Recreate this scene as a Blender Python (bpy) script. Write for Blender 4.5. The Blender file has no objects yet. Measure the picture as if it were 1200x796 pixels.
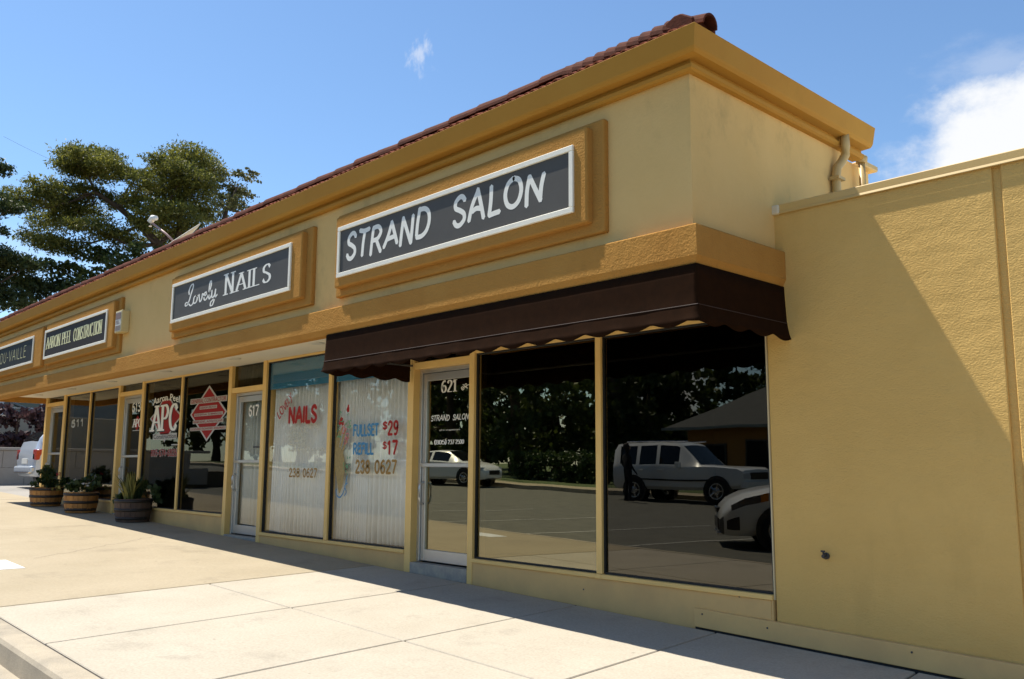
import bpy, bmesh, math, random
import numpy as np
from mathutils import Vector, Matrix, Euler

random.seed(7)
rng = np.random.default_rng(11)
scene = bpy.context.scene
col = scene.collection
R = math.radians

# ------------------------------------------------------------------ camera
cam_d = bpy.data.cameras.new('camera')
cam = bpy.data.objects.new('camera', cam_d)
col.objects.link(cam)
cam_d.sensor_width = 36.0
cam_d.lens = 1031.77 / 1200 * 36.0
cam_d.clip_start = 0.05
cam_d.clip_end = 3000
yaw, pitch, roll = R(46.864), R(8.257), R(0.378)
fw = Vector((-math.sin(yaw) * math.cos(pitch), math.cos(yaw) * math.cos(pitch), math.sin(pitch)))
rt = Vector((math.cos(yaw), math.sin(yaw), 0))
up = rt.cross(fw)
r2 = rt * math.cos(roll) + up * math.sin(roll)
u2 = up * math.cos(roll) - rt * math.sin(roll)
m = Matrix((r2, u2, -fw)).transposed().to_4x4()
m.translation = Vector((3.559, -6.057, 1.264))
cam.matrix_world = m
scene.camera = cam

# ------------------------------------------------------------------ sun, sky, exposure
SUN = Vector((0.487, 0.120, -1.0)).normalized()
sun_d = bpy.data.lights.new('sun', 'SUN')
sun_d.energy = 5.0
sun_d.angle = R(0.53)
sun_d.color = (1.0, 0.945, 0.84)
sun = bpy.data.objects.new('sun', sun_d)
col.objects.link(sun)
sun.rotation_euler = SUN.to_track_quat('-Z', 'Y').to_euler()
sun.location = (-10, -5, 30)

world = bpy.data.worlds.new('World')
scene.world = world
world.use_nodes = True
wt = world.node_tree
wt.nodes.clear()


def N(t, kind, **kw):
    n = t.nodes.new(kind)
    for k, v in kw.items():
        if k.startswith('i_'):
            key = k[2:]
            key = int(key) if key.isdigit() else key.replace('_', ' ')
            n.inputs[key].default_value = v
        else:
            setattr(n, k, v)
    return n


sky = N(wt, 'ShaderNodeTexSky', sky_type='NISHITA', sun_disc=False)
sky.sun_elevation = math.asin(-SUN.z)
sky.sun_rotation = math.atan2(-SUN.x, -SUN.y)
sky.altitude = 0
sky.air_density = 1.0
sky.dust_density = 0.2
sky.ozone_density = 1.6
tc = N(wt, 'ShaderNodeTexCoord')
bg = N(wt, 'ShaderNodeBackground', i_Strength=0.10)
wout = N(wt, 'ShaderNodeOutputWorld')


def cloud_mask(center, scale, noise_scale, lo, hi, amp, warp=(1, 1, 1), detail=7):
    """soft cloud around a direction, broken up by noise"""
    sub = N(wt, 'ShaderNodeVectorMath', operation='SUBTRACT')
    wt.links.new(tc.outputs['Generated'], sub.inputs[0])
    sub.inputs[1].default_value = center
    mul = N(wt, 'ShaderNodeVectorMath', operation='MULTIPLY')
    wt.links.new(sub.outputs[0], mul.inputs[0])
    mul.inputs[1].default_value = scale
    ln = N(wt, 'ShaderNodeVectorMath', operation='LENGTH')
    wt.links.new(mul.outputs[0], ln.inputs[0])
    st = N(wt, 'ShaderNodeVectorMath', operation='MULTIPLY')
    wt.links.new(tc.outputs['Generated'], st.inputs[0])
    st.inputs[1].default_value = warp
    no = N(wt, 'ShaderNodeTexNoise', i_Scale=noise_scale, i_Detail=detail, i_Roughness=0.62)
    wt.links.new(st.outputs[0], no.inputs['Vector'])
    a = N(wt, 'ShaderNodeMath', operation='MULTIPLY_ADD')
    wt.links.new(no.outputs['Fac'], a.inputs[0])
    a.inputs[1].default_value = amp
    a.inputs[2].default_value = 1.0 - amp * 0.5
    s = N(wt, 'ShaderNodeMath', operation='SUBTRACT')
    wt.links.new(a.outputs[0], s.inputs[0])
    wt.links.new(ln.outputs['Value'], s.inputs[1])
    mr = N(wt, 'ShaderNodeMapRange', interpolation_type='SMOOTHSTEP')
    wt.links.new(s.outputs[0], mr.inputs['Value'])
    mr.inputs['From Min'].default_value = lo
    mr.inputs['From Max'].default_value = hi
    return mr.outputs[0]


def wmath(op, a, b):
    n = N(wt, 'ShaderNodeMath', operation=op, use_clamp=True)
    for i, v in enumerate((a, b)):
        if isinstance(v, (int, float)):
            n.inputs[i].default_value = v
        else:
            wt.links.new(v, n.inputs[i])
    return n.outputs[0]


c1 = cloud_mask((-0.17, 0.945, 0.245), (4.2, 4.2, 5.9), 7.0, 0.04, 0.32, 1.0, (1, 1, 1.4), 10)
c2 = wmath('MULTIPLY', cloud_mask((-0.268, 0.885, 0.385), (12, 12, 30), 16.0, 0.1, 1.0, 1.7, (1, 1, 2.2)), 0.26)
c3 = wmath('MULTIPLY', cloud_mask((-0.722, 0.536, 0.438), (46, 46, 26), 60.0, 0.3, 1.3, 3.0, (1.6, 1.6, .5)), 0.45)
# low fair-weather clouds round the whole horizon
sep = N(wt, 'ShaderNodeSeparateXYZ')
wt.links.new(tc.outputs['Generated'], sep.inputs[0])
low = N(wt, 'ShaderNodeMapRange', interpolation_type='SMOOTHSTEP')
wt.links.new(sep.outputs['Z'], low.inputs['Value'])
low.inputs['From Min'].default_value = 0.26
low.inputs['From Max'].default_value = 0.08
ln_ = N(wt, 'ShaderNodeTexNoise', i_Scale=4.0, i_Detail=7.0, i_Roughness=0.6)
wt.links.new(tc.outputs['Generated'], ln_.inputs['Vector'])
lm = N(wt, 'ShaderNodeMapRange', interpolation_type='SMOOTHSTEP')
wt.links.new(ln_.outputs['Fac'], lm.inputs['Value'])
lm.inputs['From Min'].default_value = 0.5
lm.inputs['From Max'].default_value = 0.68
c4 = wmath('MULTIPLY', lm.outputs[0], low.outputs[0])
mask = wmath('MAXIMUM', wmath('MAXIMUM', c1, c2), wmath('MAXIMUM', c3, c4))
mix = N(wt, 'ShaderNodeMix', data_type='RGBA')
wt.links.new(mask, mix.inputs['Factor'])
tint = N(wt, 'ShaderNodeVectorMath', operation='MULTIPLY')     # the photograph's white balance
wt.links.new(sky.outputs[0], tint.inputs[0])
tint.inputs[1].default_value = (0.84, 0.98, 1.07)
wt.links.new(tint.outputs[0], mix.inputs[6])
mix.inputs[7].default_value = (5.9, 6.0, 6.15, 1)
wt.links.new(mix.outputs[2], bg.inputs['Color'])
wt.links.new(bg.outputs[0], wout.inputs[0])

vs = scene.view_settings
vs.view_transform = 'Standard'
vs.look = 'None'
vs.exposure = 0.72
vs.gamma = 1.0
vs.use_curve_mapping = False
scene.cycles.max_bounces = 10
scene.cycles.diffuse_bounces = 4
scene.cycles.glossy_bounces = 5
scene.cycles.transparent_max_bounces = 24
scene.cycles.caustics_reflective = False
scene.cycles.caustics_refractive = False
scene.cycles.sample_clamp_indirect = 6.0

GR = -0.02663            # the street falls towards +x


def H(x):
    return GR * max(-60.0, min(40.0, x))


# ------------------------------------------------------------------ materials
M = {}


def newmat(name):
    mt = bpy.data.materials.new(name)
    mt.use_nodes = True
    t = mt.node_tree
    t.nodes.clear()
    out = t.nodes.new('ShaderNodeOutputMaterial')
    return mt, t, out


def pmat(name, c, rough=0.6, var=0.0, vscale=3.0, bump=0.0, bscale=60.0, bdist=0.01, metal=0.0, spec=0.5,
         c2=None, stretch=(1, 1, 1), bump2=0.0, b2scale=8.0, speck=0.0, coat=0.0, stain=0.0, stscale=1.3, ststretch=(1, 1, 1), spots=0.0):
    """principled with noise colour variation (towards c2 or darker) and noise relief"""
    mt, t, out = newmat(name)
    b = N(t, 'ShaderNodeBsdfPrincipled', i_Roughness=rough, i_Metallic=metal)
    b.inputs['Specular IOR Level'].default_value = spec
    b.inputs['Coat Weight'].default_value = coat
    t.links.new(b.outputs[0], out.inputs[0])
    b.inputs['Base Color'].default_value = (*c, 1)
    g = N(t, 'ShaderNodeNewGeometry')
    mp = N(t, 'ShaderNodeVectorMath', operation='MULTIPLY')
    t.links.new(g.outputs['Position'], mp.inputs[0])
    mp.inputs[1].default_value = stretch
    if var > 0:
        no = N(t, 'ShaderNodeTexNoise', i_Scale=vscale, i_Detail=6.0, i_Roughness=0.65)
        t.links.new(mp.outputs[0], no.inputs['Vector'])
        mr = N(t, 'ShaderNodeMapRange')
        t.links.new(no.outputs['Fac'], mr.inputs['Value'])
        mr.inputs['From Min'].default_value = 0.33
        mr.inputs['From Max'].default_value = 0.67
        mx = N(t, 'ShaderNodeMix', data_type='RGBA')
        t.links.new(mr.outputs[0], mx.inputs['Factor'])
        cc = c2 or tuple(v * (1 - var) for v in c)
        mx.inputs[6].default_value = (*c, 1)
        mx.inputs[7].default_value = (*cc, 1)
        res = mx.outputs[2]
        if speck > 0:
            n2 = N(t, 'ShaderNodeTexNoise', i_Scale=vscale * 45, i_Detail=3.0)
            t.links.new(mp.outputs[0], n2.inputs['Vector'])
            m2 = N(t, 'ShaderNodeMapRange')
            t.links.new(n2.outputs['Fac'], m2.inputs['Value'])
            m2.inputs['From Min'].default_value = 0.3
            m2.inputs['From Max'].default_value = 0.7
            m2.inputs['To Min'].default_value = 1 - speck
            m2.inputs['To Max'].default_value = 1 + speck
            sc = N(t, 'ShaderNodeVectorMath', operation='SCALE')
            t.links.new(res, sc.inputs[0])
            t.links.new(m2.outputs[0], sc.inputs['Scale'])
            res = sc.outputs[0]
        if stain > 0:                 # blotches and runs of dirt with their own outline
            sm = N(t, 'ShaderNodeVectorMath', operation='MULTIPLY')
            t.links.new(g.outputs['Position'], sm.inputs[0])
            sm.inputs[1].default_value = ststretch
            n3 = N(t, 'ShaderNodeTexNoise', i_Scale=stscale, i_Detail=8.0, i_Roughness=0.7)
            t.links.new(sm.outputs[0], n3.inputs['Vector'])
            m3 = N(t, 'ShaderNodeMapRange', interpolation_type='SMOOTHSTEP')
            t.links.new(n3.outputs['Fac'], m3.inputs['Value'])
            m3.inputs['From Min'].default_value = 0.52
            m3.inputs['From Max'].default_value = 0.72
            m3.inputs['To Min'].default_value = 1.0
            m3.inputs['To Max'].default_value = 1.0 - stain
            s3 = N(t, 'ShaderNodeVectorMath', operation='SCALE')
            t.links.new(res, s3.inputs[0])
            t.links.new(m3.outputs[0], s3.inputs['Scale'])
            res = s3.outputs[0]
        if spots > 0:                 # trodden gum and drips
            vo = N(t, 'ShaderNodeTexVoronoi', i_Scale=2.1)
            t.links.new(g.outputs['Position'], vo.inputs['Vector'])
            n4 = N(t, 'ShaderNodeTexNoise', i_Scale=40.0, i_Detail=2.0)
            t.links.new(g.outputs['Position'], n4.inputs['Vector'])
            a4 = N(t, 'ShaderNodeMath', operation='MULTIPLY_ADD')
            t.links.new(n4.outputs['Fac'], a4.inputs[0])
            a4.inputs[1].default_value = 0.03
            t.links.new(vo.outputs['Distance'], a4.inputs[2])
            m4 = N(t, 'ShaderNodeMapRange', interpolation_type='SMOOTHSTEP')
            t.links.new(a4.outputs[0], m4.inputs['Value'])
            m4.inputs['From Min'].default_value = 0.035
            m4.inputs['From Max'].default_value = 0.055
            m4.inputs['To Min'].default_value = 1 - spots
            m4.inputs['To Max'].default_value = 1.0
            s4 = N(t, 'ShaderNodeVectorMath', operation='SCALE')
            t.links.new(res, s4.inputs[0])
            t.links.new(m4.outputs[0], s4.inputs['Scale'])
            res = s4.outputs[0]
        t.links.new(res, b.inputs['Base Color'])
    prev = None
    for st, s, d in ((bump2, b2scale, bdist * 3), (bump, bscale, bdist)):
        if st > 0:
            nb = N(t, 'ShaderNodeTexNoise', i_Scale=s, i_Detail=4.0, i_Roughness=0.55)
            t.links.new(mp.outputs[0], nb.inputs['Vector'])
            bp = N(t, 'ShaderNodeBump', i_Strength=st, i_Distance=d)
            t.links.new(nb.outputs['Fac'], bp.inputs['Height'])
            if prev:
                t.links.new(prev.outputs[0], bp.inputs['Normal'])
            prev = bp
    if prev:
        t.links.new(prev.outputs[0], b.inputs['Normal'])
    M[name] = mt
    return mt


def glass(name, tint, refl, base, fmul, rough=0.0, ior=1.5):
    mt, t, out = newmat(name)
    tr = N(t, 'ShaderNodeBsdfTransparent')
    tr.inputs[0].default_value = (*tint, 1)
    gl = N(t, 'ShaderNodeBsdfGlossy', i_Roughness=rough)
    gl.inputs['Color'].default_value = (*refl, 1)
    fr = N(t, 'ShaderNodeFresnel', i_IOR=ior)
    gb = N(t, 'ShaderNodeNewGeometry')
    io = N(t, 'ShaderNodeMath', operation='MULTIPLY_ADD')      # same reflectance from either face of the sheet
    t.links.new(gb.outputs['Backfacing'], io.inputs[0])
    io.inputs[1].default_value = 1 / ior - ior
    io.inputs[2].default_value = ior
    t.links.new(io.outputs[0], fr.inputs['IOR'])
    ma = N(t, 'ShaderNodeMath', operation='MULTIPLY_ADD', use_clamp=True)
    t.links.new(fr.outputs[0], ma.inputs[0])
    ma.inputs[1].default_value = fmul
    ma.inputs[2].default_value = base
    # slow waviness of float glass
    g = N(t, 'ShaderNodeNewGeometry')
    no = N(t, 'ShaderNodeTexNoise', i_Scale=1.3, i_Detail=1.0)
    t.links.new(g.outputs['Position'], no.inputs['Vector'])
    bp = N(t, 'ShaderNodeBump', i_Strength=0.05, i_Distance=0.02)
    t.links.new(no.outputs['Fac'], bp.inputs['Height'])
    t.links.new(bp.outputs[0], gl.inputs['Normal'])
    mx = N(t, 'ShaderNodeMixShader')
    t.links.new(ma.outputs[0], mx.inputs[0])
    t.links.new(tr.outputs[0], mx.inputs[1])
    t.links.new(gl.outputs[0], mx.inputs[2])
    t.links.new(mx.outputs[0], out.inputs[0])
    M[name] = mt
    return mt


def leafmat(name, c, c2, trans=0.35, scale=1.2):
    mt, t, out = newmat(name)
    g = N(t, 'ShaderNodeNewGeometry')
    no = N(t, 'ShaderNodeTexNoise', i_Scale=scale, i_Detail=3.0)
    t.links.new(g.outputs['Position'], no.inputs['Vector'])
    wn = N(t, 'ShaderNodeMath', operation='MULTIPLY_ADD')
    t.links.new(g.outputs['Random Per Island'], wn.inputs[0])
    wn.inputs[1].default_value = 0.5
    wn.inputs[2].default_value = -0.25
    ad = N(t, 'ShaderNodeMath', operation='ADD')
    t.links.new(no.outputs['Fac'], ad.inputs[0])
    t.links.new(wn.outputs[0], ad.inputs[1])
    mr = N(t, 'ShaderNodeMapRange')
    t.links.new(ad.outputs[0], mr.inputs['Value'])
    mr.inputs['From Min'].default_value = 0.25
    mr.inputs['From Max'].default_value = 0.75
    mx = N(t, 'ShaderNodeMix', data_type='RGBA')
    t.links.new(mr.outputs[0], mx.inputs['Factor'])
    mx.inputs[6].default_value = (*c, 1)
    mx.inputs[7].default_value = (*c2, 1)
    d = N(t, 'ShaderNodeBsdfPrincipled', i_Roughness=0.55)
    d.inputs['Specular IOR Level'].default_value = 0.35
    tl = N(t, 'ShaderNodeBsdfTranslucent')
    t.links.new(mx.outputs[2], d.inputs['Base Color'])
    t.links.new(mx.outputs[2], tl.inputs['Color'])
    ms = N(t, 'ShaderNodeMixShader')
    ms.inputs[0].default_value = trans
    t.links.new(d.outputs[0], ms.inputs[1])
    t.links.new(tl.outputs[0], ms.inputs[2])
    t.links.new(ms.outputs[0], out.inputs[0])
    M[name] = mt


# building paint and stucco
pmat('stucco', (.67, .436, .148), .85, .12, 1.1, .62, 62, .0085, c2=(.62, .396, .130), stretch=(1, 1, 1.5), bump2=.45, b2scale=5, spec=.1, stain=.07, stscale=1.5, ststretch=(1.6, 1.6, .5))
pmat('stucco_smooth', (.76, .505, .200), .85, .14, .9, .45, 40, .006, c2=(.70, .458, .172), bump2=.3, b2scale=7, spec=.2, stain=.22, stscale=1.1, ststretch=(1.2, 1.2, .8))
pmat('trim_paint', (.46, .235, .058), .8, .12, 1.6, .8, 60, .009, c2=(.42, .20, .047), bump2=.25, b2scale=11, spec=.05, stain=.08, stscale=2.2, ststretch=(1.5, 1.5, .5))
pmat('eave_paint', (.455, .238, .044), .6, .10, .7, .06, 14, .01, c2=(.43, .208, .035), spec=.08, stain=.08, stscale=2.0)
pmat('frame_paint', (.86, .57, .20), .5, .10, 2.5, .08, 60, .003, c2=(.80, .52, .175), spec=.35)
pmat('base_paint', (.72, .46, .175), .6, .18, 2.2, .12, 30, .004, c2=(.61, .385, .155), spec=.3)
pmat('soffit_paint', (.84, .76, .58), .8, .08, 1.2, .25, 70, .004, c2=(.74, .69, .58))
pmat('clay_tile', (.25, .066, .028), .85, .5, 9, .5, 90, .004, c2=(.12, .03, .015), spec=.1)
pmat('clay_cap', (.12, .032, .016), .85, .5, 7, .5, 90, .004, c2=(.06, .018, .011), spec=.1)
pmat('mortar', (.5, .42, .36), .9, .2, 8, .6, 60, .01)
pmat('white_roof', (.74, .72, .66), .8, .1, 2)
pmat('roofing', (.35, .33, .30), .95, .2, 2)
pmat('coping', (.60, .41, .15), .45, .08, 2.0, .05, 8, .006, c2=(.56, .375, .13))
pmat('caulk', (.70, .62, .46), .8, .1, 20)
pmat('pipe_paint', (.52, .36, .14), .5, .1, 6)
pmat('dark_metal', (.03, .03, .03), .5)
pmat('aluminium', (.62, .62, .60), .38, .06, 5, metal=.75)
pmat('alu_dark', (.07, .07, .07), .4, metal=.5)
pmat('threshold', (.44, .38, .29), .75, .35, 9, .2, 60, .004, c2=(.28, .26, .23), spec=.2)
pmat('gasket', (.012, .012, .012), .6)
pmat('white_strip', (.60, .50, .30), .6)
pmat('awning', (.023, .0092, .0036), .9, .25, 14, .25, 400, .001, c2=(.017, .0070, .0029), spec=.04)
pmat('awning_seam', (.030, .014, .010), .8)
pmat('sign_white', (.86, .81, .68), .45, .06, 6)
pmat('sign_panel', (.082, .077, .070), .6, .15, 2.2, c2=(.095, .089, .08), spec=.2)
pmat('sign_panel_brown', (.030, .020, .014), .6, .15, 3, spec=.2)
pmat('sign_panel_black', (.020, .022, .020), .6, .15, 3, spec=.2)
pmat('letter_white', (.84, .81, .72), .5)
pmat('letter_cream', (.70, .66, .34), .5)
pmat('letter_grey', (.40, .40, .36), .6)
pmat('letter_red', (.40, .018, .012), .6, .2, 20, spec=.2)
pmat('letter_blue', (.05, .25, .46), .5, .2, 20)
pmat('letter_gold', (.36, .20, .035), .5, .3, 30)
pmat('letter_faded', (.60, .57, .42), .7, .1, 30)
pmat('hand_tan', (.42, .30, .11), .6, .35, 25)
pmat('paint_green', (.10, .34, .16), .6)
pmat('paint_pink', (.60, .16, .17), .6)
pmat('decal_silver', (.46, .44, .40), .6, spec=.2)
pmat('decal_red', (.30, .008, .006), .6, spec=.2)
pmat('decal_strip', (.50, .47, .40), .5, .4, 40, c2=(.32, .27, .22))
pmat('alarm_box', (.62, .50, .24), .5, .08, 6)
pmat('alarm_label', (.60, .57, .50), .5)
pmat('alarm_label_dark', (.20, .12, .09), .5)
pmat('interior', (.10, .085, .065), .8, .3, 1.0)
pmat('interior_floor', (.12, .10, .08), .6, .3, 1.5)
pmat('cabinet', (.22, .22, .23), .5)
pmat('drape', (.93, .92, .86), .9, .06, 5, c2=(.88, .86, .79), spec=.1)
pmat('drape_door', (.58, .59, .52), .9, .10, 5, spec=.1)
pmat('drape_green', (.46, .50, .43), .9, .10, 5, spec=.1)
# ground
pmat('concrete_new', (.425, .380, .306), .88, .12, 1.3, .35, 130, .003, c2=(.385, .341, .270), speck=.10, stain=.17, stscale=1.8, spots=.35, spec=.25)
pmat('concrete_old', (.365, .305, .213), .88, .20, .9, .3, 130, .003, c2=(.325, .27, .183), speck=.07, stain=.20, stscale=1.2, spots=.4, spec=.25)
pmat('concrete_curb', (.40, .34, .25), .88, .3, 3, .4, 90, .004, c2=(.29, .25, .19), speck=.12, stain=.35, stscale=2.5)
pmat('joint', (.13, .10, .075), .95, .3, 12)
pmat('asphalt', (.135, .130, .105), .9, .3, 2.5, .6, 160, .006, c2=(.095, .092, .075), speck=.25)
pmat('driveway', (.30, .28, .25), .9, .3, .8, .3, 90, .004, c2=(.22, .205, .185), speck=.12)
pmat('road_paint', (.50, .49, .45), .8, .35, 9, c2=(.25, .24, .22))
pmat('soil', (.14, .11, .075), .95, .4, .4, .4, 20, .03)
pmat('turf', (.055, .095, .022), .95, .4, 1.5, .8, 60, .03, c2=(.09, .11, .035))
pmat('cover_plate', (.74, .74, .74), .6, .15, 9)
pmat('block_wall', (.40, .36, .31), .9, .25, 2, .3, 50, .006, c2=(.33, .29, .25))
pmat('barrel_wood', (.46, .21, .045), .6, .55, 5, .3, 40, .004, c2=(.22, .09, .022), stretch=(1, 1, .35))
pmat('barrel_wood_grey', (.12, .075, .050), .75, .5, 5, .3, 40, .004, c2=(.06, .036, .026), stretch=(1, 1, .35))
pmat('iron_hoop', (.035, .027, .022), .55, .3, 12, metal=.3)
pmat('bark', (.10, .068, .045), .95, .4, 4, .8, 18, .03)
pmat('house_grey', (.27, .28, .27), .85, .1, 2)
pmat('house_tan', (.42, .34, .24), .85, .1, 2)
pmat('house_orange', (.42, .19, .055), .85, .1, 2)
pmat('house_roof', (.075, .078, .075), .9, .3, 4)
pmat('white_paint', (.78, .77, .74), .55)
pmat('dish_grey', (.48, .46, .40), .5, .1, 8)
pmat('dish_arm', (.42, .26, .22), .5)
pmat('wood_pole', (.16, .12, .09), .9, .3, 6)
pmat('car_white', (.78, .78, .77), .28, spec=.5, coat=.6)
pmat('car_silver', (.74, .74, .73), .3, metal=.1, coat=.6)
pmat('car_silverblue', (.50, .56, .64), .3, metal=.25, coat=.6)
pmat('car_black', (.012, .012, .013), .4)
pmat('car_glass', (.008, .009, .010), .04, spec=.6)
pmat('tyre', (.016, .016, .016), .85)
pmat('rim', (.45, .45, .46), .3, metal=.8)
pmat('lamp_clear', (.55, .56, .58), .12, coat=.5)
pmat('lamp_smoked', (.10, .10, .10), .08, coat=1.0)
pmat('lamp_red', (.40, .012, .012), .2, coat=.5)
pmat('lamp_amber', (.60, .20, .02), .2, coat=.5)
pmat('chrome', (.75, .75, .76), .12, metal=1.0)
pmat('plate', (.70, .70, .66), .5)
pmat('cloth_dark', (.015, .015, .018), .9)
pmat('skin', (.42, .24, .16), .6)
pmat('hair', (.02, .014, .010), .7)
pmat('cable', (.02, .02, .02), .7)
pmat('soffit_lamp', (.62, .58, .48), .5)
leafmat('leaf_pine', (.060, .076, .016), (.23, .225, .042), .45, .7)
leafmat('leaf_cedar', (.026, .044, .014), (.085, .105, .030), .3, .8)
leafmat('leaf_pale', (.080, .090, .030), (.20, .19, .065), .35, .9)
leafmat('leaf_oak', (.028, .048, .012), (.090, .115, .026), .3, .7)
leafmat('leaf_purple', (.030, .014, .018), (.115, .060, .062), .2, 2.0)
leafmat('leaf_hedge', (.022, .045, .012), (.060, .095, .024), .25, 2.0)
leafmat('leaf_pot', (.022, .044, .012), (.060, .085, .022), .3, 6.0)
leafmat('leaf_strap', (.12, .13, .03), (.30, .27, .075), .3, 6.0)
leafmat('petal_red', (.30, .008, .012), (.45, .02, .03), .2, 8.0)
leafmat('petal_white', (.55, .55, .50), (.75, .72, .68), .2, 8.0)
# glass: tint of what is behind, colour of the mirror film, base mirror, fresnel gain
glass('glass_mirror', (.34, .33, .28), (1, .95, .70), .17, 1.0)
glass('glass_dark', (.30, .30, .27), (1, .95, .82), .015, 1.6)
glass('glass_clear', (.99, .99, .98), (1, 1, .97), .0, .8)
glass('glass_left', (.55, .55, .51), (1, .98, .90), .0, 1.05)
glass('glass_office', (.55, .55, .51), (1, .98, .90), .0, .62)
mt, t, out = newmat('blue_film')
tr = N(t, 'ShaderNodeBsdfTransparent'); tr.inputs[0].default_value = (.20, .46, .68, 1)
df = N(t, 'ShaderNodeBsdfDiffuse'); df.inputs[0].default_value = (.10, .34, .52, 1)
mx = N(t, 'ShaderNodeMixShader'); mx.inputs[0].default_value = .5
t.links.new(tr.outputs[0], mx.inputs[1]); t.links.new(df.outputs[0], mx.inputs[2]); t.links.new(mx.outputs[0], out.inputs[0])
M['blue_film'] = mt


# ------------------------------------------------------------------ mesh helpers
def tag(o, label=None, cat=None, group=None, kind=None):
    if label: o['label'] = label
    if cat: o['category'] = cat
    if group: o['group'] = group
    if kind: o['kind'] = kind
    return o


def empty(name, loc=(0, 0, 0), rz=0.0, parent=None):
    o = bpy.data.objects.new(name, None)
    col.objects.link(o)
    o.empty_display_size = 0.2
    if parent is None:
        o.location = loc
        o.rotation_euler = (0, 0, rz)
    else:
        adopt(o, parent)
    return o


def origin(o):
    """translation of a (possibly nested) unrotated empty"""
    m_ = Matrix.Identity(4)
    while o is not None:
        m_ = Matrix.LocRotScale(o.location, o.rotation_euler, o.scale) @ m_
        m_ = (o.matrix_parent_inverse @ m_) if o.parent else m_
        o = o.parent
    return m_


def adopt(o, parent, world=True):
    o.parent = parent
    if world:
        o.matrix_parent_inverse = origin(parent).inverted()


class MB:
    def __init__(s):
        s.v = []; s.f = []

    def add(s, v, f):
        b = len(s.v)
        s.v += [tuple(p) for p in v]
        s.f += [tuple(i + b for i in q) for q in f]
        return s

    def box(s, x0, x1, y0, y1, z0, z1, zf=None):
        if zf is None:
            zf = lambda x: 0.0
        v = [(x, y, z + zf(x)) for z in (z0, z1) for y in (y0, y1) for x in (x0, x1)]
        return s.add(v, [(0, 2, 3, 1), (4, 5, 7, 6), (0, 1, 5, 4), (2, 6, 7, 3), (0, 4, 6, 2), (1, 3, 7, 5)])

    def prism(s, pts, axis, a, b):
        """polygon pts in the two other axes extruded along axis from a to b"""
        n = len(pts)
        def mk(p, t):
            if axis == 'x': return (t, p[0], p[1])
            if axis == 'y': return (p[0], t, p[1])
            return (p[0], p[1], t)
        v = [mk(p, a) for p in pts] + [mk(p, b) for p in pts]
        f = [tuple(range(n))[::-1], tuple(range(n, 2 * n))]
        f += [(i, (i + 1) % n, n + (i + 1) % n, n + i) for i in range(n)]
        return s.add(v, f)

    def tube(s, pts, rad, seg=8, cap=True):
        pts = [Vector(p) for p in pts]
        rads = rad if isinstance(rad, (list, tuple)) else [rad] * len(pts)
        rings = []
        ref = Vector((0, 0, 1))
        for i, p in enumerate(pts):
            d = (pts[min(i + 1, len(pts) - 1)] - pts[max(i - 1, 0)]).normalized()
            a = d.cross(ref)
            if a.length < 1e-3: a = d.cross(Vector((1, 0, 0)))
            a.normalize()
            b = d.cross(a)
            rings.append([p + (a * math.cos(2 * math.pi * k / seg) + b * math.sin(2 * math.pi * k / seg)) * rads[i] for k in range(seg)])
        v = [q for r in rings for q in r]
        f = []
        for i in range(len(rings) - 1):
            for k in range(seg):
                f.append((i * seg + k, i * seg + (k + 1) % seg, (i + 1) * seg + (k + 1) % seg, (i + 1) * seg + k))
        if cap:
            f.append(tuple(range(seg))[::-1])
            f.append(tuple(range((len(rings) - 1) * seg, len(rings) * seg)))
        return s.add(v, f)

    def lathe(s, prof, seg=24, c=(0, 0, 0), axis='z', a0=0.0, a1=2 * math.pi):
        full = abs(a1 - a0 - 2 * math.pi) < 1e-6
        n = seg if full else seg + 1
        v = []
        for r, h in prof:
            for k in range(n):
                a = a0 + (a1 - a0) * k / seg
                p = (r * math.cos(a), r * math.sin(a), h)
                if axis == 'y': p = (p[0], p[2], p[1])
                if axis == 'x': p = (p[2], p[0], p[1])
                v.append((p[0] + c[0], p[1] + c[1], p[2] + c[2]))
        f = []
        for i in range(len(prof) - 1):
            for k in range(seg):
                f.append((i * n + k, i * n + (k + 1) % n, (i + 1) * n + (k + 1) % n, (i + 1) * n + k))
        return s.add(v, f)

    def build(s, name, mat, parent=None, world=True, smooth=False, bevel=0.0, bseg=1):
        me = bpy.data.meshes.new(name)
        me.from_pydata(s.v, [], s.f)
        me.validate()
        bm = bmesh.new()
        bm.from_mesh(me)
        bmesh.ops.recalc_face_normals(bm, faces=bm.faces)
        if bevel > 0:
            ed = [e for e in bm.edges if len(e.link_faces) == 2 and e.calc_face_angle(0) > 0.5]
            bmesh.ops.bevel(bm, geom=ed, offset=bevel, segments=bseg, affect='EDGES', profile=0.5)
        bm.to_mesh(me)
        bm.free()
        if smooth:
            me.polygons.foreach_set('use_smooth', [True] * len(me.polygons))
        me.materials.append(M[mat] if isinstance(mat, str) else mat)
        o = bpy.data.objects.new(name, me)
        col.objects.link(o)
        if parent is not None:
            adopt(o, parent, world)
        return o


def box(name, x0, x1, y0, y1, z0, z1, mat, parent=None, bevel=0.0, zf=None, world=True, bseg=1):
    return MB().box(x0, x1, y0, y1, z0, z1, zf).build(name, mat, parent, world, bevel=bevel, bseg=bseg)


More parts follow.
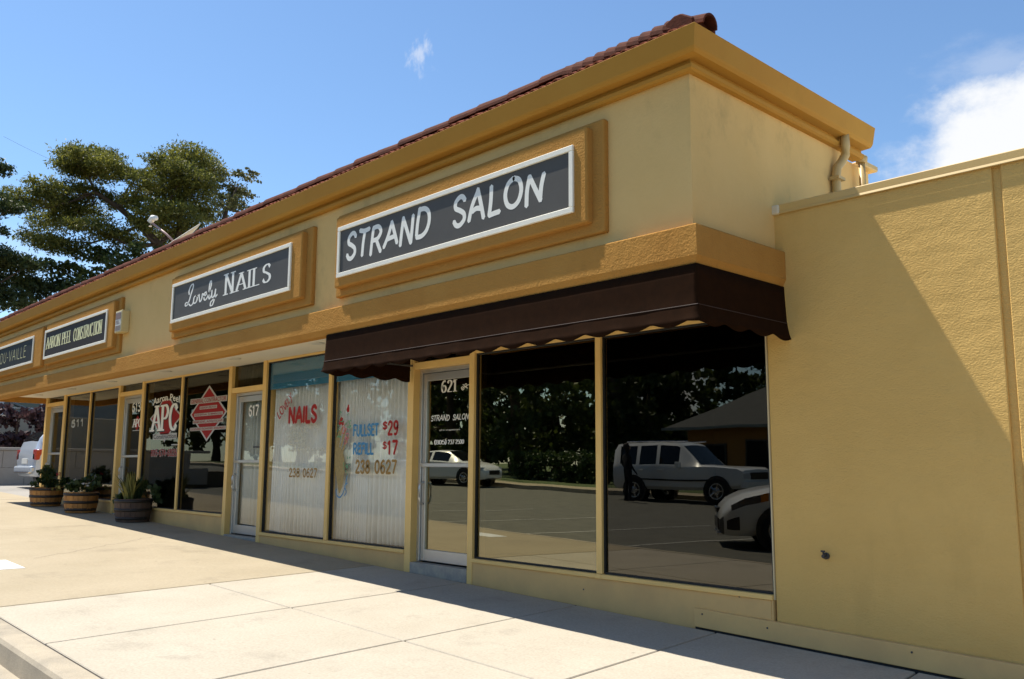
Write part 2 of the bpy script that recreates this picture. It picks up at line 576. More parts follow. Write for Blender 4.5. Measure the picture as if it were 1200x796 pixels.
def sweep(path, prof):
    """closed profile (outward, z) swept along an open xy path, outward = right-hand side of travel"""
    mb = MB()
    P = [Vector((p[0], p[1])) for p in path]
    n = len(prof)
    nor = []
    for i in range(len(P) - 1):
        d = (P[i + 1] - P[i]).normalized()
        nor.append(Vector((d.y, -d.x)))
    v = []
    for i, p in enumerate(P):
        if i == 0: o = nor[0]
        elif i == len(P) - 1: o = nor[-1]
        else:
            o = nor[i - 1] + nor[i]
            o = o / o.dot(nor[i])
        for (u, z) in prof:
            q = p + o * u
            v.append((q.x, q.y, z))
    f = []
    for i in range(len(P) - 1):
        for k in range(n):
            f.append((i * n + k, i * n + (k + 1) % n, (i + 1) * n + (k + 1) % n, (i + 1) * n + k))
    f.append(tuple(range(n)))
    f.append(tuple(range((len(P) - 1) * n, len(P) * n))[::-1])
    return mb.add(v, f)


# ------------------------------------------------------------------ lettering: own stroke alphabet
def sp(*p): return ('c',) + p


FONT = {
    'A': (.72, [((0, 0), (.36, 1)), ((.36, 1), (.72, 0)), ((.14, .34), (.58, .34))]),
    'B': (.62, [((.06, 0), (.06, 1)), sp((.06, 1), (.38, .98), (.54, .76), (.38, .54), (.06, .52)), sp((.06, .52), (.42, .5), (.6, .26), (.42, .02), (.06, 0))]),
    'C': (.66, [sp((.63, .80), (.5, .97), (.34, 1), (.14, .86), (.04, .5), (.14, .14), (.34, 0), (.5, .03), (.63, .20))]),
    'D': (.68, [((.06, 0), (.06, 1)), sp((.06, 1), (.34, .99), (.56, .82), (.64, .5), (.56, .18), (.34, .01), (.06, 0))]),
    'E': (.54, [((.06, 0), (.06, 1)), ((.06, 1), (.52, 1)), ((.06, .53), (.44, .53)), ((.06, 0), (.54, 0))]),
    'F': (.52, [((.06, 0), (.06, 1)), ((.06, 1), (.52, 1)), ((.06, .53), (.42, .53))]),
    'I': (.14, [((.07, 0), (.07, 1))]),
    'L': (.50, [((.06, 1), (.06, 0)), ((.06, 0), (.5, 0))]),
    'N': (.70, [((.06, 0), (.06, 1)), ((.06, 1), (.62, 0)), ((.62, 0), (.62, 1))]),
    'O': (.74, [sp((.37, 1), (.14, .86), (.04, .5), (.14, .14), (.37, 0), (.60, .14), (.70, .5), (.60, .86), (.37, 1))]),
    'P': (.58, [((.06, 0), (.06, 1)), sp((.06, 1), (.38, .99), (.55, .76), (.38, .5), (.06, .48))]),
    'R': (.64, [((.06, 0), (.06, 1)), sp((.06, 1), (.38, .99), (.55, .76), (.38, .52), (.06, .5)), ((.3, .5), (.62, 0))]),
    'S': (.56, [sp((.52, .82), (.40, .97), (.24, .98), (.08, .84), (.10, .64), (.30, .52), (.50, .36), (.52, .16), (.34, .01), (.16, .04), (.04, .2))]),
    'T': (.60, [((.30, 0), (.30, 1)), ((0, 1), (.6, 1))]),
    'U': (.66, [sp((.06, 1), (.06, .6), (.08, .2), (.32, 0), (.58, .2), (.60, .6), (.60, 1))]),
    'V': (.68, [((0, 1), (.34, 0)), ((.34, 0), (.68, 1))]),
    '0': (.56, [sp((.28, 1), (.10, .84), (.04, .5), (.10, .16), (.28, 0), (.46, .16), (.52, .5), (.46, .84), (.28, 1))]),
    '1': (.36, [((.20, 0), (.20, 1)), ((.20, 1), (.02, .80))]),
    '2': (.54, [sp((.05, .76), (.14, .96), (.30, 1), (.46, .86), (.44, .62), (.24, .32), (.04, 0)), ((.04, 0), (.52, 0))]),
    '3': (.54, [sp((.06, .84), (.2, 1), (.4, .96), (.46, .76), (.34, .57), (.22, .54)), sp((.22, .54), (.42, .48), (.5, .26), (.38, .03), (.18, 0), (.04, .16))]),
    '4': (.54, [((.40, 0), (.40, 1)), ((.40, 1), (.02, .28)), ((.02, .28), (.52, .28))]),
    '5': (.52, [((.46, 1), (.12, 1)), ((.12, 1), (.08, .55)), sp((.08, .55), (.28, .64), (.48, .5), (.48, .2), (.3, 0), (.12, .02), (.03, .14))]),
    '6': (.54, [sp((.44, .92), (.32, 1), (.12, .80), (.05, .4), (.12, .08), (.28, 0), (.46, .12), (.48, .38), (.34, .56), (.16, .52), (.06, .34))]),
    '7': (.50, [((.02, 1), (.5, 1)), ((.5, 1), (.18, 0))]),
    '8': (.54, [sp((.27, .54), (.1, .68), (.1, .88), (.27, 1), (.44, .88), (.44, .68), (.27, .54), (.06, .36), (.06, .12), (.27, 0), (.48, .12), (.48, .36), (.27, .54))]),
    '9': (.54, [sp((.48, .64), (.36, .46), (.18, .46), (.06, .64), (.1, .9), (.26, 1), (.44, .9), (.49, .6), (.40, .16), (.24, 0), (.1, .06))]),
    '-': (.34, [((.04, .42), (.30, .42))]),
    '(': (.26, [sp((.24, 1.1), (.08, .8), (.05, .45), (.1, .1), (.24, -.15))]),
    ')': (.26, [sp((.02, 1.1), (.18, .8), (.21, .45), (.16, .1), (.02, -.15))]),
    '$': (.50, [sp((.46, .80), (.34, .93), (.2, .92), (.07, .8), (.1, .62), (.28, .52), (.44, .38), (.46, .2), (.3, .06), (.14, .08), (.03, .2)), ((.26, 1.08), (.26, -.08))]),
    ' ': (.42, []),
}


def spline(pts, n=5):
    P = [Vector(p) for p in pts]
    out_ = []
    for i in range(len(P) - 1):
        p0 = P[max(i - 1, 0)]; p1 = P[i]; p2 = P[i + 1]; p3 = P[min(i + 2, len(P) - 1)]
        for k in range(n):
            t_ = k / n
            out_.append(0.5 * ((2 * p1) + (p2 - p0) * t_ + (2 * p0 - 5 * p1 + 4 * p2 - p3) * t_ ** 2 + (3 * p1 - p0 - 3 * p2 + p3) * t_ ** 3))
    out_.append(P[-1])
    return out_


class Ink:
    """flat lettering on the plane y = const facing -y; each stroke lies a hair above the one before"""
    def __init__(s, y, step=0.00004):
        s.mb = MB(); s.y = y; s.k = 0; s.step = step

    def ribbon(s, pts, wfun, cap=True):
        P = [Vector(p) for p in pts]
        P = [p for i, p in enumerate(P) if i == 0 or (p - P[i - 1]).length > 1e-5]
        if len(P) < 2: return
        y = s.y - s.k * s.step
        s.k += 1
        L, Rr = [], []
        for i, p in enumerate(P):
            d0 = (P[i] - P[i - 1]).normalized() if i > 0 else (P[1] - P[0]).normalized()
            d1 = (P[i + 1] - P[i]).normalized() if i < len(P) - 1 else d0
            d = (d0 + d1)
            d = d.normalized() if d.length > 1e-4 else d0
            nn = Vector((-d.y, d.x))
            h = wfun(d) / 2
            L.append(p + nn * h); Rr.append(p - nn * h)
        if cap:
            d = (P[0] - P[1]).normalized(); h = wfun(d) / 2
            a = [P[0] + d * h * .75]
            d = (P[-1] - P[-2]).normalized(); h = wfun(d) / 2
            b = [P[-1] + d * h * .75]
        n = len(P)
        v = [(q.x, y, q.y) for q in L] + [(q.x, y, q.y) for q in Rr]
        f = [(i, i + 1, n + i + 1, n + i) for i in range(n - 1)]
        if cap:
            v += [(a[0].x, y, a[0].y), (b[0].x, y, b[0].y)]
            f += [(0, n, 2 * n), (n - 1, 2 * n + 1, 2 * n - 1)]
        s.mb.add(v, f)

    def poly(s, pts):
        y = s.y - s.k * s.step
        s.k += 1
        s.mb.add([(p[0], y, p[1]) for p in pts], [tuple(range(len(pts)))])

    def text(s, txt, x0, x1, z0, z1, style='sans', weight=.13, gap=.16, jitter=0.0, slant=0.0, seed=1, rise=0.0):
        rj = random.Random(seed)
        adv = 0
        for ch in txt: adv += FONT[ch][0] + gap
        adv -= gap
        sx = (x1 - x0) / adv
        sz = z1 - z0
        cx = 0
        for ch in txt:
            w_, strokes = FONT[ch]
            dz = rj.uniform(-jitter, jitter)
            rot = rj.uniform(-jitter, jitter) * .8
            grow = 1 + rj.uniform(-jitter, jitter)
            for st in strokes:
                pts = spline(st[1:]) if st[0] == 'c' else [Vector(p) for p in st]
                straight = st[0] != 'c'
                if style == 'hand' and straight:
                    a_, b_ = pts[0], pts[-1]
                    mid = (a_ + b_) / 2 + Vector((rj.uniform(-.04, .04), rj.uniform(-.03, .03)))
                    pts = spline([a_ + Vector((rj.uniform(-.03, .03), rj.uniform(-.06, .06))), mid, b_ + Vector((rj.uniform(-.03, .03), rj.uniform(-.06, .06)))], 4)
                q = []
                for p in pts:
                    xx = p.x - w_ / 2
                    yy = (p.y - .5) * grow
                    xr = xx * math.cos(rot) - yy * math.sin(rot)
                    yr = xx * math.sin(rot) + yy * math.cos(rot)
                    X = (cx + w_ / 2 + xr + slant * yr) * sx + x0
                    q.append((X, z0 + sz * (yr + .5 + dz) + rise * (X - x0)))
                if style == 'serif':
                    th, tn = weight * sx, weight * .32 * sz
                    s.ribbon(q, lambda d: tn + (th - tn) * abs(d.y), cap=False)
                    if straight:
                        for e in (0, -1):
                            if abs(pts[0].y - pts[-1].y) > .5 and (pts[e].y < .02 or pts[e].y > .98):
                                X, Z = q[e]
                                s.ribbon([(X - .12 * sx - th / 2, Z), (X + .12 * sx + th / 2, Z)], lambda d: tn, cap=False)
                else:
                    wt_ = weight * (sx + sz) / 2
                    s.ribbon(q, lambda d: wt_, cap=True)
            cx += w_ + gap

    def build(s, name, mat, parent):
        return s.mb.build(name, mat, parent)


def plain_text(name, txt, x0, x1, z0, z1, y, mat, parent, bend=0.0, bold=0.0):
    """small print from the built-in face, fitted into a rectangle on the plane y"""
    cu = bpy.data.curves.new('print', 'FONT')
    cu.body = txt
    cu.resolution_u = 2
    cu.offset = bold
    ob = bpy.data.objects.new('print', cu)
    me = bpy.data.meshes.new_from_object(ob)
    bpy.data.objects.remove(ob)
    co = np.empty(len(me.vertices) * 3)
    me.vertices.foreach_get('co', co)
    co = co.reshape(-1, 3)
    lo, hi = co.min(0), co.max(0)
    t01 = (co[:, 0] - lo[0]) / (hi[0] - lo[0])
    o3 = np.empty_like(co)
    o3[:, 0] = x0 + t01 * (x1 - x0)
    o3[:, 2] = z0 + (co[:, 1] - lo[1]) / (hi[1] - lo[1]) * (z1 - z0) + bend * (1 - (2 * t01 - 1) ** 2)
    o3[:, 1] = y
    me.vertices.foreach_set('co', o3.ravel())
    me.materials.append(M[mat])
    o = bpy.data.objects.new(name, me)
    col.objects.link(o)
    adopt(o, parent)
    return o


# ================================================================== ground, street, pavement
def sheet(name, xs, ys, dz, mat, kind='structure'):
    mb = MB()
    v = [(x, y, H(x) + dz) for y in ys for x in xs]
    n = len(xs)
    f = [(j * n + i, j * n + i + 1, (j + 1) * n + i + 1, (j + 1) * n + i) for j in range(len(ys) - 1) for i in range(n - 1)]
    o = mb.add(v, f).build(name, mat)
    return tag(o, kind=kind)


XS = [-900, -300, -120, -60, -40, -20, 0, 20, 40, 120, 600]
tag(sheet('ground', XS, [-900, -60, 60, 900], -.26, 'soil'), 'bare earth ground stretching out below the street and lots', 'ground')
tag(sheet('street', [-200, -60, 40, 120], [-18.7, -4.52], -.155, 'asphalt'), 'grey asphalt street with white parking lines along the shops', 'street')
tag(sheet('lawn', [-120, -60, 40], [-60, -20.4], -.03, 'turf'), 'green lawn across the street beyond the far pavement', 'lawn')
tag(sheet('far_pavement', [-120, -60, 40], [-20.4, -18.85], .0, 'concrete_old'), 'pale pavement on the far side of the street', 'pavement')
fc = tag(MB().box(-120, -60, -18.85, -18.7, -.2, 0, H).box(-60, 40, -18.85, -18.7, -.2, 0, H).build('far_kerb', 'concrete_curb'),
         'concrete kerb along the far side of the street', 'kerb', kind='structure')
tag(sheet('driveway', [-60, -26, -18.9], [-4.2, 30], -.01, 'driveway'), 'worn grey driveway beyond the left end of the shops', 'driveway')

# painted bay lines on the street
for i, (a, b) in enumerate([((-8.25, -5.2), (-7.55, -10.2)), ((-5.9, -5.2), (-5.25, -10.0)), ((-10.9, -5.2), (-10.2, -10.2)), ((-2.9, -5.2), (-2.3, -9.6)), ((-13.6, -5.2), (-12.9, -10.2)), ((-16.3, -5.2), (-15.6, -10.2))]):
    w = .055
    o = MB().add([(a[0] - w, a[1], H(a[0]) - .150), (a[0] + w, a[1], H(a[0]) - .150), (b[0] + w, b[1], H(b[0]) - .150), (b[0] - w, b[1], H(b[0]) - .150)], [(0, 1, 2, 3)]).build('parking_line', 'road_paint')
    tag(o, 'white painted parking bay line on the asphalt street, mirrored in the shop windows', 'road marking', 'parking bay lines along the near kerb')
    o['kind'] = 'structure'

# pavement: base bed plus individual slabs (joints run a little askew)
walk = empty('sidewalk', (-5, -2, H(-5)))
tag(walk, 'concrete pavement of pale new and tan old slabs in front of the shops', 'pavement', kind='structure')
MB().box(-40, 9.5, -4.17, -.02, -.2, -.022, H).build('joint_bed', 'joint', walk)
SK = -.13


def slab(x0, x1, y0, y1, mat, gap=.0085, dz=0.0):
    mb = MB()
    nx = max(1, int(abs(x1 - x0) / 1.6))
    top, bot = [], []
    v = []; f = []
    sk = lambda x, y: x + SK * (y + 2.18)
    xs_ = [x0 + gap + (x1 - x0 - 2 * gap) * i / nx for i in range(nx + 1)]
    for z in (-.12, 0):
        for y in (y0 + gap, y1 - gap):
            for x in xs_:
                X = sk(x, y)
                v.append((X, y, H(X) + z + dz))
    n = nx + 1
    for i in range(nx):
        f += [(i, n + i, n + i + 1, i + 1), (2 * n + i, 2 * n + i + 1, 3 * n + i + 1, 3 * n + i),
              (i, i + 1, 2 * n + i + 1, 2 * n + i), (n + i, 3 * n + i, 3 * n + i + 1, n + i + 1)]
    f += [(0, 2 * n, 3 * n, n), (nx, n + nx, 3 * n + nx, 2 * n + nx)]
    mb.add(v, f).build('slab', mat, walk, bevel=.006)


XJ = [-4.85, -3.27, -1.68, -.22, 1.3, 2.85, 4.4, 5.95, 7.5, 9.0]
for i in range(len(XJ) - 1):
    for (y0, y1) in ((-4.15, -2.18), (-2.18, -.075)):
        slab(XJ[i], XJ[i + 1], y0, y1, 'concrete_new', dz=random.uniform(-.0015, .0015))
XO = [-40, -31, -24.5, -18.2, -11.35, -4.85]
for i in range(len(XO) - 1):
    slab(XO[i], XO[i + 1], -4.15, -.075, 'concrete_old', dz=random.uniform(-.001, .001))
# hairline crack in the old slab
ck = []
rj = random.Random(3)
for i in range(22):
    t_ = i / 21
    ck.append((-7.6 - 1.7 * t_ + rj.uniform(-.05, .05), -3.0 + 2.0 * t_ + rj.uniform(-.03, .03)))
v = []
for (x, y) in ck:
    v += [(x - .004, y, H(x) + .004), (x + .004, y, H(x) + .004)]
MB().add(v, [(2 * i, 2 * i + 1, 2 * i + 3, 2 * i + 2) for i in range(len(ck) - 1)]).build('crack', 'joint', walk)
MB().box(-7.62, -6.85, -3.62, -3.28, -.05, .006, H).build('cover_plate', 'cover_plate', walk, bevel=.004)

# kerb and gutter
kerb = empty('kerb', (-5, -4.3, H(-5)))
tag(kerb, 'rounded concrete kerb and gutter along the pavement edge', 'kerb', kind='structure')
prof = [(-4.162, -.30), (-4.162, 0), (-4.285, -.002), (-4.312, -.012), (-4.328, -.035), (-4.345, -.150), (-4.515, -.158), (-4.515, -.30)]
xk = [-60, -45, -33, -24, -18.2, -14.8, -11.4, -8.1, -4.86, -1.7, 1.5, 4.6, 9.5, 20, 40]
for i in range(len(xk) - 1):
    a, b = xk[i] + .004, xk[i + 1] - .004
    n = len(prof)
    v = [(a, p[0], H(a) + p[1]) for p in prof] + [(b, p[0], H(b) + p[1]) for p in prof]
    f = [tuple(range(n)), tuple(range(n, 2 * n))[::-1]] + [(k, (k + 1) % n, n + (k + 1) % n, n + k) for k in range(n)]
    MB().add(v, f).build('kerb_stone', 'concrete_curb', kerb)

# ================================================================== the shop building
BL, BR = -18.5, 0.10           # left and right end of the overhanging upper wall
YW = -1.11                     # upper wall face
shop = empty('shop_building', (-9, 1, H(-9)))
tag(shop, 'long single storey tan stucco shop row with ochre trim and clay tile edge', 'building')

box('upper_wall', BL, BR, YW, 1.14, 2.83, 4.20, 'stucco_smooth', shop)
box('rear_wall', BL, BR - .16, 1.10, 2.02, 2.83, 4.11, 'stucco_smooth', shop)
box('rear_wall', BL, BR - .20, 2.0, 9, 2.83, 3.34, 'stucco_smooth', shop)
box('rear_cornice', BR - .36, BR - .09, 1.80, 2.09, 4.10, 4.155, 'coping', shop, bevel=.01)
box('flat_roof', BL + .2, BR - .2, YW + .2, 1.1, 4.17, 4.215, 'roofing', shop)
# eave: cove, frieze and deep metal fascia
EAVE = [(-.05, 4.035), (.045, 4.035), (.062, 4.048), (.066, 4.075), (.04, 4.085), (.04, 4.115), (.125, 4.118), (.142, 4.135), (.150, 4.150),
        (.178, 4.292), (.172, 4.297), (.140, 4.292), (.132, 4.24), (-.05, 4.24)]
sweep([(BL, 3.0), (BL, YW), (BR, YW), (BR, 1.46)], EAVE).build('eave', 'eave_paint', shop)
# belt course
BELT = [(-.045, 2.918), (.078, 2.914), (.083, 2.906), (.084, 2.695), (.060, 2.650), (.052, 2.637), (-.045, 2.634)]
sweep([(BL, 0.0), (BL, YW), (BR, YW), (BR, -.032)], BELT).build('belt_course', 'trim_paint', shop)
# soffit
for i, (a, b) in enumerate([(-18.46, -13.8), (-13.797, -9.15), (-9.147, -4.5), (-4.497, .055)]):
    box('soffit_panel', a, b, -1.064, .02, 2.757, 2.80, 'soffit_paint', shop)
for x in (-1.4, -3.6, -5.87, -8.09, -10.49, -12.93, -15.2, -17.4):
    f = MB().lathe([(.0, 2.742), (.055, 2.742), (.062, 2.738), (.095, 2.745), (.100, 2.7575)], 20, (x, -.5, 0)).build('soffit_light', 'soffit_lamp', shop, smooth=True)

# raised stucco surrounds for the four signs
SIGNS = [(-4.40, -.655), (-8.70, -4.91), (-14.52, -10.76), (-18.48, -14.56)]
for (a, b) in SIGNS:
    box('sign_surround', a, b, -1.165, YW + .01, 3.02, 3.915, 'trim_paint', shop, bevel=.018, bseg=3)
    box('sign_surround', a + .075, b - .115, -1.232, -1.15, 3.105, 3.865, 'trim_paint', shop, bevel=.018, bseg=3)

# clay tile edge along the eave
tile_edge = empty('roof', parent=shop)
tl = MB()
a = [(-.043 * math.cos(math.pi * k / 8), .050 * math.sin(math.pi * k / 8)) for k in range(9)]
bq = [(-.033 * math.cos(math.pi * k / 8), .038 * math.sin(math.pi * k / 8)) for k in range(9)]
loop = a + bq[::-1]
n = len(loop)
v = [(p[0], 0, p[1]) for p in loop] + [(p[0] * .86, .24, p[1] * .86 + .125) for p in loop]
f = [(i, (i + 1) % n, n + (i + 1) % n, n + i) for i in range(n)]
f += [(k, k + 1, n - 2 - k, n - 1 - k) for k in range(8)] + [(n + n - 1 - k, n + n - 2 - k, n + k + 1, n + k) for k in range(8)]
tl.add(v, f)
t0 = tl.build('roof_tile', 'clay_tile', tile_edge, world=True)
tpos = []
x = -18.6
while x < .22:
    tpos.append(x)
    x += .0868
for i, x in enumerate(tpos):
    o = t0 if i == 0 else t0.copy()
    if i: col.objects.link(o)
    o.location = (x, -1.268 + random.uniform(-.010, .010), 4.276 + random.uniform(-.004, .004))
    o.rotation_euler = (random.uniform(-.03, .03), 0, random.uniform(-.05, .05))
sweep([(BL, 2.0), (BL, YW), (BR, YW), (BR, .2)], [(-.1, 4.22), (.13, 4.26), (.10, 4.30), (-.02, 4.395), (-.1, 4.395)]).build('tile_bed', 'mortar', tile_edge)


def cap_mesh(r0, r1, length, th=.014):
    mb = MB()
    K = 10
    def arc(r): return [(-r * math.cos(math.pi * k / K), r * math.sin(math.pi * k / K)) for k in range(K + 1)]
    o0, i0, o1, i1 = arc(r0), arc(r0 - th), arc(r1), arc(r1 - th)
    lp0 = o0 + i0[::-1]; lp1 = o1 + i1[::-1]
    n_ = len(lp0)
    v_ = [(0, p[0], p[1]) for p in lp0] + [(length, p[0], p[1]) for p in lp1]
    f_ = [(i, (i + 1) % n_, n_ + (i + 1) % n_, n_ + i) for i in range(n_)]
    f_ += [(k, k + 1, n_ - 2 - k, n_ - 1 - k) for k in range(K)] + [(2 * n_ - 1 - k, 2 * n_ - 2 - k, n_ + k + 1, n_ + k) for k in range(K)]
    return mb.add(v_, f_)


c0 = cap_mesh(.098, .082, .46).build('ridge_cap', 'clay_cap', tile_edge)
x = -18.7
first = True
while x < -1.15:
    o = c0 if first else c0.copy()
    if not first: col.objects.link(o)
    first = False
    o.location = (x, -1.105 + random.uniform(-.006, .006), 4.388 + random.uniform(-.004, .004))
    o.rotation_euler = (0, random.uniform(-.035, -.012) + .02, random.uniform(-.012, .012))
    x += .395
h0 = cap_mesh(.104, .090, .34, .016).build('hip_cap', 'clay_cap', tile_edge)
for k in range(10):
    o = h0 if k == 0 else h0.copy()
    if k: col.objects.link(o)
    t_ = k / 9
    o.location = (-1.05 + 1.0 * t_, -1.115, 4.372 + .006 * t_ + random.uniform(-.003, .003))
    o.rotation_euler = (0, .16, 0)
# closing hip block at the corner
MB().prism([(-.03, 4.30), (-.03, 4.42), (.05, 4.455), (.11, 4.452), (.215, 4.385), (.215, 4.30)], 'y', -1.215, -.93).build('corner_cap', 'clay_cap', tile_edge, bevel=.012)

# downspout at the right end of the eave and a vent pipe behind
dsp = MB()
pts = [(.20, 1.02, 4.13), (.20, 1.03, 4.03), (.19, 1.04, 3.96), (.165, 1.02, 3.90), (.145, .97, 3.84), (.142, .945, 3.76), (.142, .94, 3.30)]
dsp.tube(pts, .038, 10)
dsp.build('downspout', 'pipe_paint', shop, smooth=True)
MB().box(.115, .20, .88, 1.0, 3.715, 3.74).build('downspout_strap', 'pipe_paint', shop)
MB().tube([(.02, 1.72, 3.2), (.02, 1.72, 4.11)], .03, 10).lathe([(.0, 4.10), (.05, 4.10), (.055, 4.15), (.04, 4.165), (0, 4.165)], 12, (.02, 1.72, 0)).build('vent_pipe', 'pipe_paint', shop, smooth=True)

# ---- storefront skeleton
TOP = 2.757
YF = -.055


def post(x0, x1, z0=None, z1=TOP, y0=YF, y1=.125):
    box('mullion', x0, x1, y0, y1, (H((x0 + x1) / 2) if z0 is None else z0) - .01, z1, 'frame_paint', shop, bevel=.003)


POSTS = [(-18.42, -18.30), (-17.12, -16.98), (-13.83, -13.73), (-12.64, -12.54), (-9.16, -9.06), (-8.07, -7.97), (-4.585, -4.475), (-3.505, -3.425)]
for a, b in POSTS: post(a, b)


def window(x0, x1, z0, z1, pane_mat, base=True, baseboard='base_paint'):
    """a fixed storefront light between posts: base panel, sill, head, glazing bead, pane"""
    w = empty('window', parent=shop)
    if base:
        lo = MB()
        lo.box(x0 + .001, x1 - .001, -.047, .045, 0, 0)
        lo.v = [(x, y, (H(x) - .01 if i < 4 else z0 - .042)) for i, (x, y, z) in enumerate(lo.v)]
        lo.build('base_panel', baseboard, w)
        box('sill', x0 + .001, x1 - .001, -.066, .05, z0 - .042, z0 - .004, 'frame_paint', w, bevel=.004)
    box('head', x0 + .001, x1 - .001, -.045, .05, z1 + .004, TOP - .002, 'frame_paint', w, bevel=.003)
    g = MB()
    g.box(x0, x0 + .014, -.022, .022, z0, z1).box(x1 - .014, x1, -.022, .022, z0, z1)
    g.box(x0 + .0145, x1 - .0145, -.022, .022, z0 - .003, z0 + .012).box(x0 + .0145, x1 - .0145, -.022, .022, z1 - .012, z1 + .003)
    g.build('gasket', 'gasket', w)
    box('pane', x0 + .010, x1 - .010, -.004, .004, z0 + .008, z1 - .008, pane_mat, w)
    return w


def mid(x0, x1, z0):
    box('mullion', x0, x1, -.05, .05, z0 - .003, TOP - .003, 'frame_paint', shop, bevel=.003)
    lo = MB().box(x0 - .001, x1 + .001, -.047, .045, 0, 0)
    lo.v = [(x, y, (H(x) - .01 if i < 4 else z0 - .042)) for i, (x, y, z) in enumerate(lo.v)]
    lo.build('base_panel', 'base_paint', shop)
    box('sill', x0 - .001, x1 + .001, -.066, .05, z0 - .042, z0 - .004, 'frame_paint', shop)


# shop 621: two dark panes
ZS = .345
w621a = window(-3.425, -1.745, ZS, 2.447, 'glass_mirror')
mid(-1.745, -1.680, ZS)
w621b = window(-1.680, -.012, ZS, 2.447, 'glass_dark')
box('jamb_strip', -.010, -.0015, -.040, .05, ZS - .04, 2.70, 'white_strip', shop)
# nail salon: two clear panes with drapes
wn1 = window(-7.97, -6.300, .350, 2.722, 'glass_clear')
mid(-6.300, -6.225, .350)
wn2 = window(-6.225, -4.585, .350, 2.722, 'glass_clear')
# contractor
wa1 = window(-12.54, -10.93, .545, 2.722, 'glass_office')
mid(-10.93, -10.87, .545)
wa2 = window(-10.87, -9.16, .545, 2.722, 'glass_office')
# far left shop
wl1 = window(-16.98, -15.455, .60, 2.722, 'glass_left')
mid(-15.455, -15.395, .60)
wl2 = window(-15.395, -13.83, .60, 2.722, 'glass_left')


DR = .075                      # doors sit back in their frames


def door(x0, x1, z0, z1, pane_mat, rail_z, thresh=True, header=.075):
    d = empty('door', parent=shop)
    made = set(bpy.data.objects)
    box('header', x0 + .001, x1 - .001, -.05, .05, z1, z1 + header, 'frame_paint', d, bevel=.003)
    fr = MB()
    fr.box(x0, x0 + .045, -.042, .042, z0, z1 - .001).box(x1 - .045, x1, -.042, .042, z0, z1 - .001).box(x0 + .0455, x1 - .0455, -.042, .042, z1 - .045, z1 - .002)
    fr.build('door_frame', 'aluminium', d, bevel=.002)
    a, b = x0 + .052, x1 - .052
    lf = MB()
    lf.box(a, a + .062, -.024, .022, z0 + .012, z1 - .052).box(b - .062, b, -.024, .022, z0 + .012, z1 - .052)
    lf.box(a + .0625, b - .0625, -.024, .022, z1 - .135, z1 - .052).box(a + .0625, b - .0625, -.024, .022, z0 + .012, z0 + .135)
    lf.build('leaf', 'aluminium', d, bevel=.003)
    box('push_bar', a + .003, b - .003, -.048, -.026, rail_z - .022, rail_z + .022, 'aluminium', d, bevel=.005)
    box('pane', a + .058, b - .058, -.004, .004, z0 + .13, z1 - .13, pane_mat, d)
    MB().tube([(a + .035, -.026, rail_z - .19), (a + .035, -.075, rail_z - .21), (a + .035, -.085, rail_z - .26), (a + .035, -.085, rail_z - .36), (a + .035, -.075, rail_z - .41), (a + .035, -.026, rail_z - .43)], .012, 8).build('handle', 'aluminium', d, smooth=True)
    if thresh:
        th = MB().box(x0 + .002, x1 - .002, -.058, .05, 0, 0)
        th.v = [(x, y, (H(x) - .01 if i < 4 else z0 - .004)) for i, (x, y, z) in enumerate(th.v)]
        th.build('threshold', 'threshold', d, bevel=.004)
    for o in set(bpy.data.objects) - made:
        if o.name.split('.')[0] not in ('header', 'threshold'):
            o.data.transform(Matrix.Translation((0, DR, 0)))
    # transom light
    box('transom', x0 + .006, x1 - .006, -.004, .004, z1 + header + .004, TOP - .004, 'glass_office', d)
    return d


d621 = door(-4.475, -3.505, .228, 2.36, 'glass_mirror', 1.283)
d617 = door(-9.06, -8.07, .262, 2.345, 'glass_clear', 1.325)
d613 = door(-13.73, -12.64, .375, 2.545, 'glass_office', 1.42)
d611 = door(-18.30, -17.12, .49, 2.555, 'glass_office', 1.50)

# ---- rooms behind the glass
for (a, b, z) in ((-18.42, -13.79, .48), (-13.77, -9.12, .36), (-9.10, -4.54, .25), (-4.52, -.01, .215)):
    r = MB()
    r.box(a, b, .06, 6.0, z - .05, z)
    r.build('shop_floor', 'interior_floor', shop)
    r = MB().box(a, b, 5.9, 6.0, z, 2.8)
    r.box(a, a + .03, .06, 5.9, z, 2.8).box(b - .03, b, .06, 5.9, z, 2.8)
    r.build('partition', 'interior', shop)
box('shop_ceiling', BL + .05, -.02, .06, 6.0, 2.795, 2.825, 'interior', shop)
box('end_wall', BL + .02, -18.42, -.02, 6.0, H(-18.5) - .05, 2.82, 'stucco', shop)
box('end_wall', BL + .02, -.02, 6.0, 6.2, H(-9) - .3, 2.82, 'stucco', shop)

# ================================================================== neighbouring low stucco wall at the right
nb = empty('neighbour_building', (4, 2, H(4)))
tag(nb, 'low tan stucco building with flat coping adjoining the shops at right', 'building')
for a, b in ((.0005, 1.668), (1.722, 9.5)):
    mb = MB().box(a, b, -.03, 5, -.2, 0, H)
    mb.v = [(x, y, (H(x) - .05 if i < 4 else 3.235)) for i, (x, y, z) in enumerate(mb.v)]
    mb.build('wall_panel', 'stucco', nb, bevel=.006)
box('control_joint', 1.66, 1.73, -.004, .3, -.1, 3.23, 'stucco', nb)
box('coping', .103, 9.6, -.042, .26, 3.222, 3.292, 'coping', nb, bevel=.006)
box('flat_roof', .11, 9.4, .22, 4.98, 3.10, 3.245, 'white_roof', nb)
MB().prism([(-.042, 3.226), (-.048, 3.214), (-.050, 3.219), (-.044, 3.236)], 'x', .106, 9.6).build('coping_drip', 'coping', nb)
MB().box(.09, .155, -.060, -.02, 3.215, 3.29).build('caulk', 'caulk', nb, bevel=.012, bseg=2)
bt = MB().box(-.70, 9.5, -.078, -.031, .0, .0)
